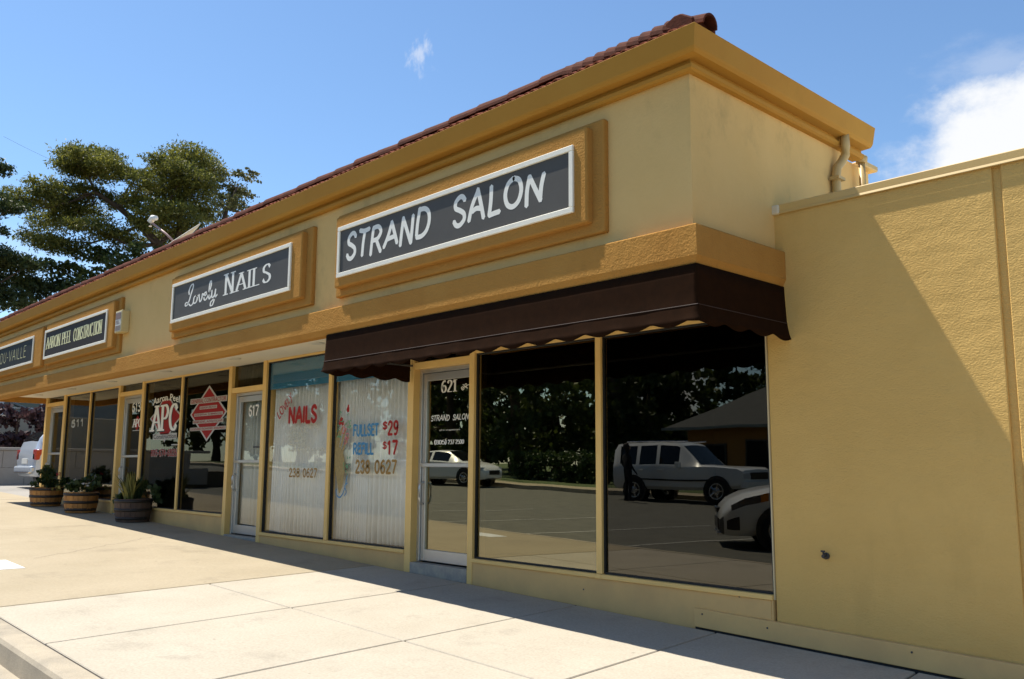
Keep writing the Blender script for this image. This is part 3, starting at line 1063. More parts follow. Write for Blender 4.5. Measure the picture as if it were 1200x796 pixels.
bt.v = [(x, y, H(x) + (.013 if i < 4 else .155)) for i, (x, y, z) in enumerate(bt.v)]
bt.build('base_board', 'base_paint', nb, bevel=.004)
bt = MB().box(-.70, 9.5, -.060, -.030, .0, .0)
bt.v = [(x, y, H(x) + (-.02 if i < 4 else .012)) for i, (x, y, z) in enumerate(bt.v)]
bt.build('base_gap', 'gasket', nb)
for (x, z) in ((-.30, .30), (-.09, .305), (-.62, .135), (-.05, .105), (-1.9, .19), (1.0, .09)):
    MB().lathe([(0, -.084 if z < .15 else -.051), (.007, -.083 if z < .15 else -.050), (.008, -.07 if z < .15 else -.04)], 8, (x, 0, z), axis='y').build('screw', 'alu_dark', nb)
# patch board under the right pane
box('patch_board', -.20, -.03, -.052, -.045, .165, .30, 'base_paint', shop)
tb = MB().lathe([(0, -.085), (.013, -.085), (.016, -.078), (.016, -.05), (.024, -.047), (.024, -.028)], 12, (.415, 0, .655), axis='y')
tb.tube([(.415, -.07, .655), (.415, -.082, .688)], .007, 6).box(.400, .430, -.087, -.079, .684, .696)
tb.build('hose_tap', 'dark_metal', nb)

# ================================================================== awning
aw = empty('awning', (-2.2, -.6, 2.63))
tag(aw, 'dark brown fabric awning with scalloped valance over the right-hand shop', 'awning')
AX0, AX1, AY = -4.53, .165, -1.175
wav = lambda s: .034 * (1 - abs(math.sin(math.pi * s / .31)) ** 1.25)


def cloth(path, name, flare=1.0):
    """path: list of (x,y,nx,ny,s) along the awning; profile falls from the belt and kicks out at the valance"""
    prof_ = [(0, 2.640), (.003, 2.56), (.008, 2.46), (.013, 2.365), (.016, 2.352), (.022, 2.31), (.032, 2.265), (.044, None)]
    v_ = []
    for (x, y, nx, ny, s_) in path:
        sag = .004 * math.sin(s_ * 7.1) + .003 * math.sin(s_ * 17.3 + 1)
        for (o_, z_) in prof_:
            if z_ is None: z_ = 2.212 + wav(s_)
            oo = (o_ + sag * (o_ / .07)) * flare
            v_.append((x + nx * oo, y + ny * oo, z_))
    k_ = len(prof_)
    f_ = [(i * k_ + j, (i + 1) * k_ + j, (i + 1) * k_ + j + 1, i * k_ + j + 1) for i in range(len(path) - 1) for j in range(k_ - 1)]
    ob = MB().add(v_, f_).build(name, 'awning', aw, smooth=True)
    md = ob.modifiers.new('thickness', 'SOLIDIFY')
    md.thickness = .004
    md.offset = 0
    return ob


nF = 180
front = [(AX0 + (AX1 - AX0) * i / nF, AY, 0, -1, (AX1 - AX0) * i / nF) for i in range(nF + 1)]
front[0] = (front[0][0], AY, -.2, -1, 0); front[-1] = (front[-1][0], AY, 1, -1, front[-1][4])
cloth(front, 'front_fabric')
nS = 44
ls = -AY - .036
right = [(AX1, AY + ls * i / nS, 1, 0, ls * i / nS + AX1 - AX0) for i in range(nS + 1)]
right[0] = (AX1, AY, 1, -1, AX1 - AX0)
cloth(right, 'side_fabric')
left = [(AX0, AY + (ls - .03) * i / nS, -1, 0, -ls * i / nS) for i in range(nS + 1)]
left = [(a_[0], a_[1], -.2, 0, a_[4]) for a_ in left]
left[0] = (AX0, AY, -.2, -1, 0)
cloth(left, 'side_fabric')
seam = [(AX0 - .006, -.05, 2.355), (AX0 - .006, AY - .0185, 2.355), (AX1 + .0185, AY - .0185, 2.355), (AX1 + .0185, -.04, 2.355)]
MB().tube(seam, .0035, 5).build('seam', 'awning_seam', aw)
MB().tube([(AX0 + .03, -.06, 2.40), (AX0 + .03, AY + .03, 2.40), (AX1 - .03, AY + .03, 2.40), (AX1 - .03, -.05, 2.40)], .012, 8).build('frame_bar', 'alu_dark', aw)

# ================================================================== signs
YP = -1.236


def sign(label, a, b, z0, z1, panel, half=.045):
    s_ = empty('shop_sign', ((a + b) / 2, -1.235, z0))
    tag(s_, label, 'sign', 'signs along the shop fascia')
    box('panel', a + .03, b - .03, YP, -1.2, z0 + .03, z1 - .03, panel, s_)
    fr = MB()
    t2 = half
    fr.box(a, b, -1.251, -1.225, z1 - t2, z1).box(a, b, -1.251, -1.225, z0, z0 + t2)
    fr.box(a, a + t2, -1.2505, -1.225, z0 + t2 + .0005, z1 - t2 - .0005).box(b - t2, b, -1.2505, -1.225, z0 + t2 + .0005, z1 - t2 - .0005)
    fr.build('frame', 'sign_white', s_, bevel=.004)
    return s_


s1 = sign('grey sign with hand-lettered white STRAND SALON in a white frame', -4.265, -.90, 3.205, 3.745, 'sign_panel')
k = Ink(YP - .0008)
k.text('STRAND', -4.09, -2.70, 3.375, 3.635, 'hand', .17, .17, .07, .10, seed=12)
k.build('word', 'letter_white', s1); k = Ink(YP - .0008)
k.text('SALON', -2.36, -1.22, 3.375, 3.625, 'hand', .17, .17, .08, .08, seed=5)
k.build('word', 'letter_white', s1)
s2 = sign('grey sign reading Lovely NAILS in white script and serif capitals', -8.55, -5.24, 3.215, 3.77, 'sign_panel')
k = Ink(YP - .0008)
k.text('N', -6.90, -6.66, 3.395, 3.655, 'serif', .17, .1)
k.text('AILS', -6.58, -5.72, 3.395, 3.61, 'serif', .17, .21)
k.build('word', 'letter_white', s2); k = Ink(YP - .0008)
# script word, drawn stroke by stroke (unit: letter height)
LOV = [sp((.30, .62), (.26, .80), (.40, 1.06), (.56, 1.12), (.60, .96), (.46, .62), (.34, .30), (.20, .08), (.06, .02), (.0, .12), (.10, .20), (.28, .10), (.46, -.04), (.62, .02), (.70, .16)),
       sp((.86, .44), (.72, .34), (.70, .10), (.82, .02), (.96, .14), (.98, .36), (.86, .44), (1.0, .36), (1.12, .40)),
       sp((1.12, .42), (1.18, .14), (1.24, .02), (1.36, .16), (1.40, .40), (1.50, .34)),
       sp((1.50, .22), (1.68, .30), (1.68, .44), (1.56, .38), (1.54, .12), (1.66, .02), (1.82, .16)),
       sp((1.82, .16), (2.04, .66), (2.04, .94), (1.94, .84), (1.90, .30), (1.96, .02), (2.10, .16)),
       sp((2.14, .42), (2.14, .14), (2.22, .04), (2.36, .16), (2.42, .42)),
       sp((2.42, .42), (2.36, -.05), (2.24, -.34), (2.08, -.36), (2.10, -.18), (2.34, -.04), (2.56, .12))]
sx_, sz_ = .385, .25
for st in LOV:
    k.ribbon([(-8.10 + p.x * sx_, 3.40 + p.y * sz_) for p in spline(st[1:])], lambda d: .013 + .024 * abs(d.y))
k.build('word', 'letter_white', s2)
s3 = sign('brown sign with condensed cream AARON PEEL CONSTRUCTION in white frame', -14.47, -11.14, 3.21, 3.755, 'sign_panel_brown')
k = Ink(YP - .0008)
k.text('AARON', -14.36, -13.55, 3.40, 3.605, 'serif', .24, .10)
k.build('word', 'letter_cream', s3); k = Ink(YP - .0008)
k.text('PEEL', -13.43, -12.93, 3.40, 3.605, 'serif', .24, .10)
k.build('word', 'letter_cream', s3); k = Ink(YP - .0008)
k.text('CONSTRUCTION', -12.80, -11.38, 3.395, 3.605, 'serif', .24, .10)
k.build('word', 'letter_cream', s3)
s4 = sign('black sign with thin pale TROU-VAILLE lettering, cut off at left edge', -18.44, -15.20, 3.21, 3.745, 'sign_panel_black')
k = Ink(YP - .0008)
k.text('TROU-VAILLE', -18.15, -15.71, 3.375, 3.60, 'sans', .055, .22)
k.build('lettering', 'letter_cream', s4)

# alarm siren box between the signs
al = empty('alarm_box', (-10.62, -1.11, 3.30))
tag(al, 'small yellow alarm siren box with printed label beside the brown sign', 'alarm box')
box('case', -10.78, -10.50, -1.235, YW, 3.315, 3.665, 'alarm_box', al, bevel=.012, bseg=2)
box('label_sheet', -10.755, -10.525, -1.2385, -1.234, 3.34, 3.64, 'alarm_label', al)
box('label_sheet', -10.745, -10.535, -1.2415, -1.2375, 3.525, 3.63, 'alarm_label_dark', al)
for i in range(5):
    box('louvre', -10.745, -10.535, -1.2425, -1.2375, 3.35 + i * .016, 3.357 + i * .016, 'alarm_label_dark', al)
for i in range(3):
    box('print_line', -10.74, -10.56 - .03 * i, -1.2405, -1.2378, 3.455 + i * .02, 3.462 + i * .02, 'alarm_label_dark', al)

# ================================================================== lettering and decals on the glass
YG = -.0065
k = Ink(YG)
k.text('621', -4.03, -3.77, 2.085, 2.21, 'serif', .20, .12)
k.build('lettering', 'letter_white', d621); k = Ink(YG)
k.text('(805)', -4.14, -3.93, 1.512, 1.556, 'serif', .22, .08)
k.text('237-2500', -3.90, -3.63, 1.512, 1.556, 'serif', .22, .08)
k.build('lettering', 'letter_white', d621); k = Ink(YG)
k.text('STRAND', -4.205, -3.88, 1.772, 1.83, 'hand', .16, .14, .05, .18, seed=3)
k.text('SALON', -3.82, -3.555, 1.772, 1.83, 'hand', .16, .14, .05, .18, seed=4)
k.build('lettering', 'letter_white', d621); k = Ink(YG)
k.ribbon([(-3.68, 2.10), (-3.63, 2.125), (-3.57, 2.14), (-3.53, 2.152)], lambda d: .008)
k.ribbon([(-3.66, 2.15), (-3.63, 2.125), (-3.58, 2.105)], lambda d: .010)
k.ribbon(spline([(-3.69, 2.115), (-3.665, 2.09), (-3.64, 2.105), (-3.66, 2.125), (-3.69, 2.115)]), lambda d: .010)
k.ribbon(spline([(-3.64, 2.135), (-3.61, 2.155), (-3.59, 2.135), (-3.62, 2.12), (-3.64, 2.135)]), lambda d: .010)
k.build('scissors_mark', 'letter_white', d621)
plain_text('lettering', 'call for an appointment', -4.058, -3.70, 1.652, 1.676, YG, 'letter_white', d621)
k = Ink(YG); k.text('617', -8.555, -8.26, 1.995, 2.14, 'sans', .16, .14); k.build('lettering', 'letter_white', d617)
k = Ink(YG); k.text('613', -13.20, -12.79, 2.25, 2.41, 'sans', .17, .14); k.build('lettering', 'letter_white', d613)
k = Ink(YG); k.text('611', -16.66, -15.86, 2.055, 2.19, 'sans', .14, .16); k.build('lettering', 'letter_grey', wl1)
box('card', -8.36, -8.14, -.010, -.0055, 1.52, 1.545, 'alu_dark', d617)

cx_, cz_ = -12.90, 2.03
k = Ink(YG); k.poly([(cx_ - .2, cz_), (cx_, cz_ - .14), (cx_ + .2, cz_), (cx_, cz_ + .14)]); k.build('logo_field', 'decal_red', d613)
k = Ink(YG - .002); k.text('APC', -13.10, -12.72, 1.96, 2.10, 'serif', .24, .10); k.build('lettering', 'letter_white', d613)
box('lettering', -13.10, -12.74, YG - .001, YG, 1.885, 1.90, 'decal_silver', d613)
for dd, sh in ((d621, -.092), (d617, -.145), (d613, -.20)):
    for o in dd.children:
        if o.name.split('.')[0] in ('lettering', 'card', 'logo_field', 'scissors_mark'):
            o.data.transform(Matrix.Translation((sh, DR, 0)))

# nail salon window paint
k = Ink(YG)
k.text('NAILS', -7.365, -6.645, 1.845, 2.05, 'sans', .24, .14)
ca, sa = math.cos(R(40)), math.sin(R(40))
before = len(k.mb.v)
k.text('LO', -.24, -.08, 0, .12, 'hand', .17, .12, .05, seed=2)
k.text('VEL', -.06, .12, 0, .10, 'hand', .17, .12, .05, seed=8)
k.text('V', .14, .20, .02, .10, 'hand', .17, .12, .05, seed=9)
k.ribbon([(.17, .03), (.15, -.04)], lambda d: .016)
k.mb.v = k.mb.v[:before] + [(-7.44 + x * ca - z * sa, y, 2.055 + x * sa + z * ca) for (x, y, z) in k.mb.v[before:]]
k.build('lettering', 'letter_red', wn1)
k = Ink(YG); k.text('238', -7.295, -7.02, 1.122, 1.226, 'sans', .18, .14); k.build('lettering', 'letter_gold', wn1); k = Ink(YG); k.text('0627', -6.93, -6.585, 1.122, 1.226, 'sans', .18, .14)
k.build('lettering', 'letter_gold', wn1)
k = Ink(YG)
rj = random.Random(5)
for i, (xe, z) in enumerate(((-6.58, 1.765), (-6.92, 1.71), (-6.95, 1.655), (-6.88, 1.60), (-6.98, 1.545), (-6.42, 1.475))):
    x = -7.34
    while x < xe:
        w = rj.uniform(.05, .09)
        k.ribbon(spline([(x, z + rj.uniform(-.01, .01)), (x + w * .3, z + .02), (x + w * .6, z - .016), (x + w, z + rj.uniform(-.005, .016))], 3), lambda d: .010)
        x += w + .018
k.build('lettering', 'letter_faded', wn1)
k = Ink(YG)
k.text('FULLSET', -5.755, -5.22, 1.636, 1.765, 'sans', .24, .14)
k.text('REFILL', -5.742, -5.315, 1.413, 1.538, 'sans', .24, .14)
k.build('lettering', 'letter_blue', wn2)
k = Ink(YG)
k.text('$', -5.13, -5.04, 1.70, 1.785, 'sans', .16, .12); k.text('29', -5.02, -4.82, 1.636, 1.785, 'sans', .21, .16)
k.text('$', -5.12, -5.04, 1.47, 1.55, 'sans', .16, .12); k.text('17', -5.02, -4.83, 1.408, 1.555, 'sans', .21, .16)
k.build('lettering', 'letter_red', wn2)
k = Ink(YG); k.text('238', -5.68, -5.38, 1.188, 1.33, 'sans', .20, .14); k.text('0627', -5.27, -4.84, 1.188, 1.33, 'sans', .20, .14)
k.build('lettering', 'letter_gold', wn2)
# painted manicured hand
k = Ink(YG)
k.poly([(p.x, p.y) for p in spline([(-6.04, .93), (-6.10, 1.10), (-6.155, 1.30), (-6.15, 1.48), (-6.10, 1.52), (-5.99, 1.45), (-5.93, 1.32), (-5.925, 1.18), (-5.96, 1.02), (-6.02, .93)], 4)])
for (a, b, c_) in (((-6.125, 1.46), (-6.12, 1.58), (-6.07, 1.70)), ((-6.09, 1.48), (-6.06, 1.62), (-6.00, 1.75)), ((-6.04, 1.47), (-5.99, 1.60), (-5.93, 1.72)), ((-5.99, 1.44), (-5.94, 1.53), (-5.88, 1.62))):
    k.ribbon(spline([a, b, c_], 5), lambda d: .040)
k.build('painted_hand', 'hand_tan', wn2)
k = Ink(YG - .004)
for (x, z, r_) in ((-6.03, 1.835, .035), (-6.00, 1.80, .028), (-6.06, 1.80, .022), (-5.885, 1.965, .030)):
    k.poly([(x + r_ * math.cos(2 * math.pi * i / 10) * (1 + .25 * (i % 2)), z + r_ * 1.1 * math.sin(2 * math.pi * i / 10) * (1 + .25 * (i % 2))) for i in range(10)])
k.ribbon([(-5.875, 1.95), (-5.88, 2.02)], lambda d: .03)
k.build('painted_flower', 'letter_red', wn2)
k = Ink(YG - .005)
for (x, z) in ((-5.93, 1.74), (-5.97, 1.70), (-5.88, 1.62), (-5.91, 1.57)):
    k.ribbon(spline([(x - .03, z - .035), (x + .03, z - .01), (x + .025, z + .04), (x - .02, z + .045), (x - .03, z - .035)], 4), lambda d: .012)
k.build('painted_flower', 'paint_pink', wn2)
k = Ink(YG - .006)
rj = random.Random(9)
for (cx_, cz_, n_, r_) in ((-5.87, 1.83, 14, .075), (-6.08, 1.70, 9, .06), (-5.89, 1.27, 12, .07), (-6.02, 1.88, 8, .05)):
    for i in range(n_):
        x, z = cx_ + rj.uniform(-r_, r_), cz_ + rj.uniform(-r_, r_) * 1.3
        a_ = rj.uniform(0, 6.28)
        k.ribbon([(x, z), (x + .03 * math.cos(a_), z + .03 * math.sin(a_))], lambda d: .011)
k.build('painted_leaf', 'paint_green', wn2)
k = Ink(YG - .007)
k.ribbon(spline([(-6.09, .98), (-6.08, .91), (-6.00, .88), (-5.92, .95), (-5.87, 1.08), (-5.85, 1.15)], 4), lambda d: .018)
k.ribbon(spline([(-5.90, .90), (-5.86, .95), (-5.90, 1.02), (-5.84, 1.06)], 4), lambda d: .016)
k.build('painted_swirl', 'letter_blue', wn2)
for w_, a, b in ((wn1, -7.955, -6.315), (wn2, -6.21, -4.60)):
    box('blue_strip', a, b, .010, .013, 2.335, 2.712, 'blue_film', w_)

# contractor logo
cx_, cz_ = -11.61, 2.073
k = Ink(YG); k.poly([(cx_ - .70, cz_), (cx_, cz_ - .34), (cx_ + .70, cz_), (cx_, cz_ + .34)]); k.build('logo_edge', 'decal_silver', wa1)
k = Ink(YG - .001); k.poly([(cx_ + .47 * math.cos(R(22.5 + 45 * i)), cz_ + .345 * math.sin(R(22.5 + 45 * i))) for i in range(8)]); k.build('logo_edge', 'decal_silver', wa1)
k = Ink(YG - .002); k.poly([(cx_ - .63, cz_), (cx_, cz_ - .305), (cx_ + .63, cz_), (cx_, cz_ + .305)]); k.build('logo_field', 'decal_red', wa1)
k = Ink(YG - .003); k.poly([(cx_ + .43 * math.cos(R(22.5 + 45 * i)), cz_ + .315 * math.sin(R(22.5 + 45 * i))) for i in range(8)]); k.build('logo_field', 'decal_red', wa1)
k = Ink(YG - .004); k.text('APC', -12.18, -11.09, 1.845, 2.285, 'serif', .27, .10); k.build('lettering', 'gasket', wa1)
k = Ink(YG - .0085); k.text('APC', -12.165, -11.11, 1.86, 2.28, 'serif', .22, .14); k.build('lettering', 'letter_white', wa1)
plain_text('lettering', 'Aaron Peel', -12.20, -11.06, 2.30, 2.42, YG - .004, 'letter_white', wa1, bend=.06, bold=.012)
k = Ink(YG - .003); k.poly([(-12.11, 1.70), (-11.66, 1.695), (-11.60, 1.645), (-11.54, 1.695), (-11.09, 1.70), (-11.09, 1.80), (-12.11, 1.80)]); k.build('logo_edge', 'decal_silver', wa1)
plain_text('lettering', 'Construction', -12.08, -11.12, 1.712, 1.79, YG - .0045, 'gasket', wa1, bold=.01)
k = Ink(YG - .001); k.text('805-674-6826', -12.15, -11.04, 1.418, 1.522, 'sans', .30, .14); k.build('lettering', 'decal_silver', wa1)
k = Ink(YG - .006); k.text('805-674-6826', -12.15, -11.04, 1.418, 1.522, 'sans', .14, .14); k.build('lettering', 'decal_red', wa1)
box('lettering', -11.30, -11.0, YG - .001, YG, 1.592, 1.612, 'decal_silver', wa1)
cx_, cz_ = -9.935, 2.08
k = Ink(YG); k.poly([(cx_ - .67, cz_), (cx_, cz_ - .445), (cx_ + .67, cz_), (cx_, cz_ + .445)]); k.build('logo_edge', 'decal_silver', wa2)
k = Ink(YG - .001); k.poly([(cx_ - .61, cz_), (cx_, cz_ - .405), (cx_ + .61, cz_), (cx_, cz_ + .405)]); k.build('logo_field', 'decal_red', wa2)
for (a, b, z0, z1, tx) in ((-10.62, -9.28, 2.245, 2.335, 'GENERAL CONTRACTOR'), (-10.25, -9.62, 2.15, 2.2, 'DESIGN BUILD'), (-10.445, -9.40, 2.042, 2.09, 'RESIDENTIAL COMMERCIAL'), (-10.48, -9.37, 1.923, 1.98, 'REMODEL ADDITIONS'), (-10.58, -9.27, 1.812, 1.866, 'LICENSED BONDED INSURED')):
    box('text_band', a, b, YG - .0025, YG - .0018, z0, z1, 'decal_strip', wa2)
    plain_text('lettering', tx, a + .03, b - .03, z0 + .012, z1 - .012, YG - .0045, 'decal_red', wa2, bold=.01)
# ================================================================== drapes behind the nail salon glass
def drape(name, label, x0, x1, z0, z1, y, mat='drape', per=.070, amp=.050, seed=0):
    rj_ = random.Random(seed)
    v_ = []; x_ = x0; ph = 0
    n_ = int((x1 - x0) / .008)
    for i in range(n_ + 1):
        x_ = x0 + (x1 - x0) * i / n_
        ph += .008 / per * 2 * math.pi * (1 + .55 * math.sin(x_ * 9 + seed) * math.sin(x_ * 3.1))
        sn = math.sin(ph)
        yy = y + .02 + amp * (abs(sn) ** .6 * (1 if sn < 0 else -1)) * (1 + .45 * math.sin(x_ * 5 + seed * 2))
        v_ += [(x_ + .004 * math.sin(ph * .5), yy * 1.0, z0), (x_, y + (yy - y) * .8, (z0 + z1) / 2), (x_, y + (yy - y) * .55, z1)]
    f_ = []
    for i in range(n_):
        for j in range(2):
            f_.append((i * 3 + j, (i + 1) * 3 + j, (i + 1) * 3 + j + 1, i * 3 + j + 1))
    o = MB().add(v_, f_).build(name, mat, None, smooth=True)
    md = o.modifiers.new('thickness', 'SOLIDIFY'); md.thickness = .002
    return tag(o, label, 'curtain', 'sheer drapes in the nail salon')


drape('curtain', 'pleated off-white drape behind the window painted NAILS', -7.93, -6.28, .36, 2.745, .10, seed=1)
drape('curtain', 'pleated off-white drape behind the window painted FULLSET $29', -6.25, -4.62, .36, 2.745, .10, seed=2)
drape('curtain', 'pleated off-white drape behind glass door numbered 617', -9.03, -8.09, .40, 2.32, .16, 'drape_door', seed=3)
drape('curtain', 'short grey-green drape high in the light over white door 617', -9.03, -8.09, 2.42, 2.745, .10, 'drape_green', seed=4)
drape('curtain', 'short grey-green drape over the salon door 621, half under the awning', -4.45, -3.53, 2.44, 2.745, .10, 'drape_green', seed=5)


# ================================================================== foliage helpers
def leaf_cloud(clumps, per, size, kind='leaf', squash=.8):
    """many small faces spread through lumpy clumps; clumps: (x,y,z,rx,ry,rz)"""
    V = []; F = []
    base = 0
    for (x, y, z, rx, ry, rz) in clumps:
        n_ = max(12, int(per * (rx * ry * rz) ** .667))
        ns = max(4, n_ // 28)
        d = rng.normal(size=(ns, 3)); d /= np.linalg.norm(d, axis=1)[:, None]
        d *= (rng.random(ns)[:, None] ** .45)
        sc = d * [rx, ry, rz]
        c = sc[rng.integers(0, ns, n_)] + rng.normal(size=(n_, 3)) * np.array([rx, ry, rz]) * .15
        c += [x, y, z]
        dirs = rng.normal(size=(n_, 3)) + [0, 0, .35]
        dirs /= np.linalg.norm(dirs, axis=1)[:, None]
        side = np.cross(dirs, rng.normal(size=(n_, 3)))
        side /= np.linalg.norm(side, axis=1)[:, None] + 1e-9
        s_ = size * rng.uniform(.55, 1.35, n_)[:, None]
        if kind == 'needle':
            wd = s_ * .26
            q = np.stack([c - side * wd, c + side * wd, c + dirs * s_ + side * wd * .2, c + dirs * s_ - side * wd * .2], 1)
        else:
            wd = s_ * .42
            q = np.stack([c, c + dirs * s_ * .5 + side * wd, c + dirs * s_, c + dirs * s_ * .5 - side * wd], 1)
        V.append(q.reshape(-1, 3))
        F.append((np.arange(n_ * 4) + base).reshape(-1, 4))
        base += n_ * 4
    return np.concatenate(V), np.concatenate(F)


def leaf_obj(name, VF, mat, parent):
    Vv, Ff = VF
    me = bpy.data.meshes.new(name)
    me.vertices.add(len(Vv)); me.vertices.foreach_set('co', Vv.ravel())
    me.loops.add(len(Ff) * 4); me.loops.foreach_set('vertex_index', Ff.ravel())
    me.polygons.add(len(Ff))
    me.polygons.foreach_set('loop_start', np.arange(0, len(Ff) * 4, 4))
    me.polygons.foreach_set('loop_total', np.full(len(Ff), 4))
    me.update(calc_edges=True)
    me.materials.append(M[mat])
    o = bpy.data.objects.new(name, me)
    col.objects.link(o)
    if parent is not None: adopt(o, parent)
    return o


def limbs(path, rads, clumps, start=2, every=1, r_=.05):
    mb = MB()
    P = [Vector(p) for p in path]
    for i, c in enumerate(clumps[::every]):
        c = Vector(c[:3])
        j = min(range(start, len(P)), key=lambda q: (P[q] - c).length + .8 * max(0, P[q].z - c.z + .3))
        a = P[j]
        md = (a + c) / 2 + Vector((random.uniform(-.3, .3), random.uniform(-.3, .3), -.12 * (c - a).length))
        rr = min(rads[j] * .5, r_ + .012 * (c - a).length)
        mb.tube([a, (a + md) / 2 + Vector((0, 0, -.05)), md, c], [rr, rr * .8, rr * .55, rr * .25], 5, cap=False)
    return mb


def tree(name, label, path, rads, clumps, per, size, mat, kind='leaf', group=None, every=1):
    b = path[0]
    t_ = empty(name, (b[0], b[1], b[2]))
    tag(t_, label, 'tree', group)
    MB().tube(path, rads, 9).build('trunk', 'bark', t_, smooth=True)
    limbs(path, rads, clumps, max(1, len(path) // 3), every).build('limb', 'bark', t_, smooth=True)
    leaf_obj('crown', leaf_cloud(clumps, per, size, kind), mat, t_)
    return t_


TB = np.array([-36.184, 7.526]); TR = np.array([.3234, .9463]); TN = np.array([-.9463, .3234])


def tp(u, v, depth=0.0):
    """a spot in the stand of trees behind the shops: across the stand, height, depth"""
    k_ = 1 + depth / 42
    s_ = (u - 152.5) * .0352 * k_
    z_ = 1.26 + (14.25 - (v - 198) * .0355 + .005 * (u - 105) - 1.26) * k_
    xy = TB + TR * s_ + TN * depth
    return (xy[0], xy[1], z_)


def stand(clist, dspread, d0=0.0, ky=1.0):
    out_ = []
    for (u, v, ru, rv) in clist:
        p = tp(u, v, d0 + random.uniform(-dspread, dspread))
        out_.append((*p, ru * .0325, (ru * .0325 + .4) * ky, rv * .042))
    return out_


pine = [(105, 188, 31, 15), (88, 194, 17, 13), (126, 193, 18, 13), (105, 203, 32, 9), (141, 199, 9, 10), (92, 180, 12, 9), (118, 178, 14, 8),
        (45, 236, 26, 10), (60, 224, 18, 11), (28, 244, 12, 8), (76, 240, 20, 11), (70, 264, 26, 12), (100, 254, 28, 13), (58, 286, 18, 10),
        (86, 296, 28, 12), (120, 276, 28, 11), (134, 240, 18, 12), (95, 225, 24, 8), (150, 292, 20, 9),
        (226, 182, 28, 15), (206, 191, 23, 14), (246, 195, 17, 14), (186, 200, 15, 12), (216, 205, 32, 14), (246, 210, 14, 12), (170, 215, 15, 11),
        (195, 230, 32, 15), (230, 230, 26, 15), (163, 241, 15, 13), (200, 255, 32, 14), (236, 255, 22, 12), (170, 268, 14, 12), (216, 276, 32, 12), (196, 290, 26, 10), (178, 184, 7, 8), (160, 205, 8, 8)]
pc = stand(pine, 1.6)
b0 = tp(218, 560); b0 = (b0[0], b0[1], H(-36) - .2)
ptr = [b0, tp(216, 420), tp(208, 335), tp(190, 297), tp(168, 272), tp(140, 247), tp(112, 228), tp(104, 205)]
tree('pine_tree', 'tall twin-domed pine rising behind the shop roof', ptr, [.36, .30, .25, .20, .16, .12, .08, .03], pc, 4200, .115, 'leaf_pine', 'needle')
ptr2 = [tp(208, 335), tp(214, 290), tp(216, 250), tp(222, 215), tp(226, 185)]
pt = bpy.data.objects['pine_tree']
MB().tube(ptr2, [.18, .15, .11, .07, .03], 8).build('limb', 'bark', pt, smooth=True)
pale = [(290, 207, 9, 6), (278, 225, 15, 11), (265, 241, 18, 13), (286, 246, 15, 9), (262, 216, 8, 9), (299, 202, 5, 4), (256, 264, 16, 10), (302, 212, 4, 4), (296, 232, 8, 6), (272, 205, 5, 6), (310, 258, 10, 5), (330, 250, 12, 5)]
b1 = tp(262, 560, 3); b1 = (b1[0], b1[1], H(-36) - .2)
tree('slender_tree', 'sparser pale green tree at right of the big pine', [b1, tp(262, 400, 3), tp(266, 290, 3), tp(272, 250, 3), tp(284, 222, 3)], [.26, .22, .16, .10, .04], stand(pale, .9, 3), 2200, .115, 'leaf_pale')
ced = [(-2, 196, 14, 9), (2, 238, 16, 10), (24, 247, 13, 8), (8, 300, 20, 10), (30, 316, 22, 9), (3, 338, 20, 14), (44, 338, 20, 12), (20, 358, 24, 11), (-14, 320, 20, 14), (-12, 355, 20, 14), (10, 275, 10, 5), (-10, 262, 14, 10), (45, 320, 10, 5), (60, 352, 16, 8)]
b2 = tp(-14, 560, -3); b2 = (b2[0], b2[1], H(-34) - .2)
tree('cedar_tree', 'dark drooping conifer at the left edge beyond the shops', [b2, tp(-14, 420, -3), tp(-12, 340, -3), tp(-10, 280, -3), tp(-4, 220, -3), tp(-3, 190, -3)], [.36, .32, .26, .2, .12, .04], stand(ced, 1.2, -3), 3800, .13, 'leaf_cedar', 'needle')
und = [(100, 330, 22, 9), (128, 312, 24, 10), (150, 322, 22, 10), (84, 345, 20, 9), (170, 305, 14, 8), (110, 350, 24, 9), (70, 320, 12, 8), (60, 372, 30, 12), (100, 372, 30, 12)]
b3 = tp(115, 560, -1.5); b3 = (b3[0], b3[1], H(-35) - .2)
tree('oak_tree', 'low spreading dark green tree below the pine', [b3, tp(116, 430, -1.5), tp(118, 380, -1.5), tp(122, 340, -1.5)], [.25, .2, .16, .06], stand(und, 1.2, -1.5), 1500, .15, 'leaf_oak')


def round_tree(name, label, x, y, h, r_, seed, mat='leaf_oak', group='trees across the street', per=70, size=.45, low=.28):
    rj_ = random.Random(seed)
    z0 = H(x) - .1
    cl = []
    for i in range(44):
        a_ = rj_.uniform(0, 6.28); q = math.sqrt(rj_.random())
        hh = rj_.uniform(low, 1.0)
        ww = math.sin(math.pi * min(1, (hh - low) / (1 - low) * .8 + .2)) ** .6
        c_ = rj_.uniform(.7, 1.3)
        cl.append((x + r_ * q * ww * math.cos(a_), y + r_ * q * ww * math.sin(a_), z0 + h * hh - .5, 1.15 * c_, 1.15 * c_, .85 * c_))
    path = [(x, y, z0), (x + .1, y, z0 + h * .25), (x - .1, y + .1, z0 + h * .5), (x, y, z0 + h * .8)]
    return tree(name, label, path, [r_ * .11, r_ * .09, r_ * .06, .03], cl, per, size, mat, 'leaf', group, every=2)


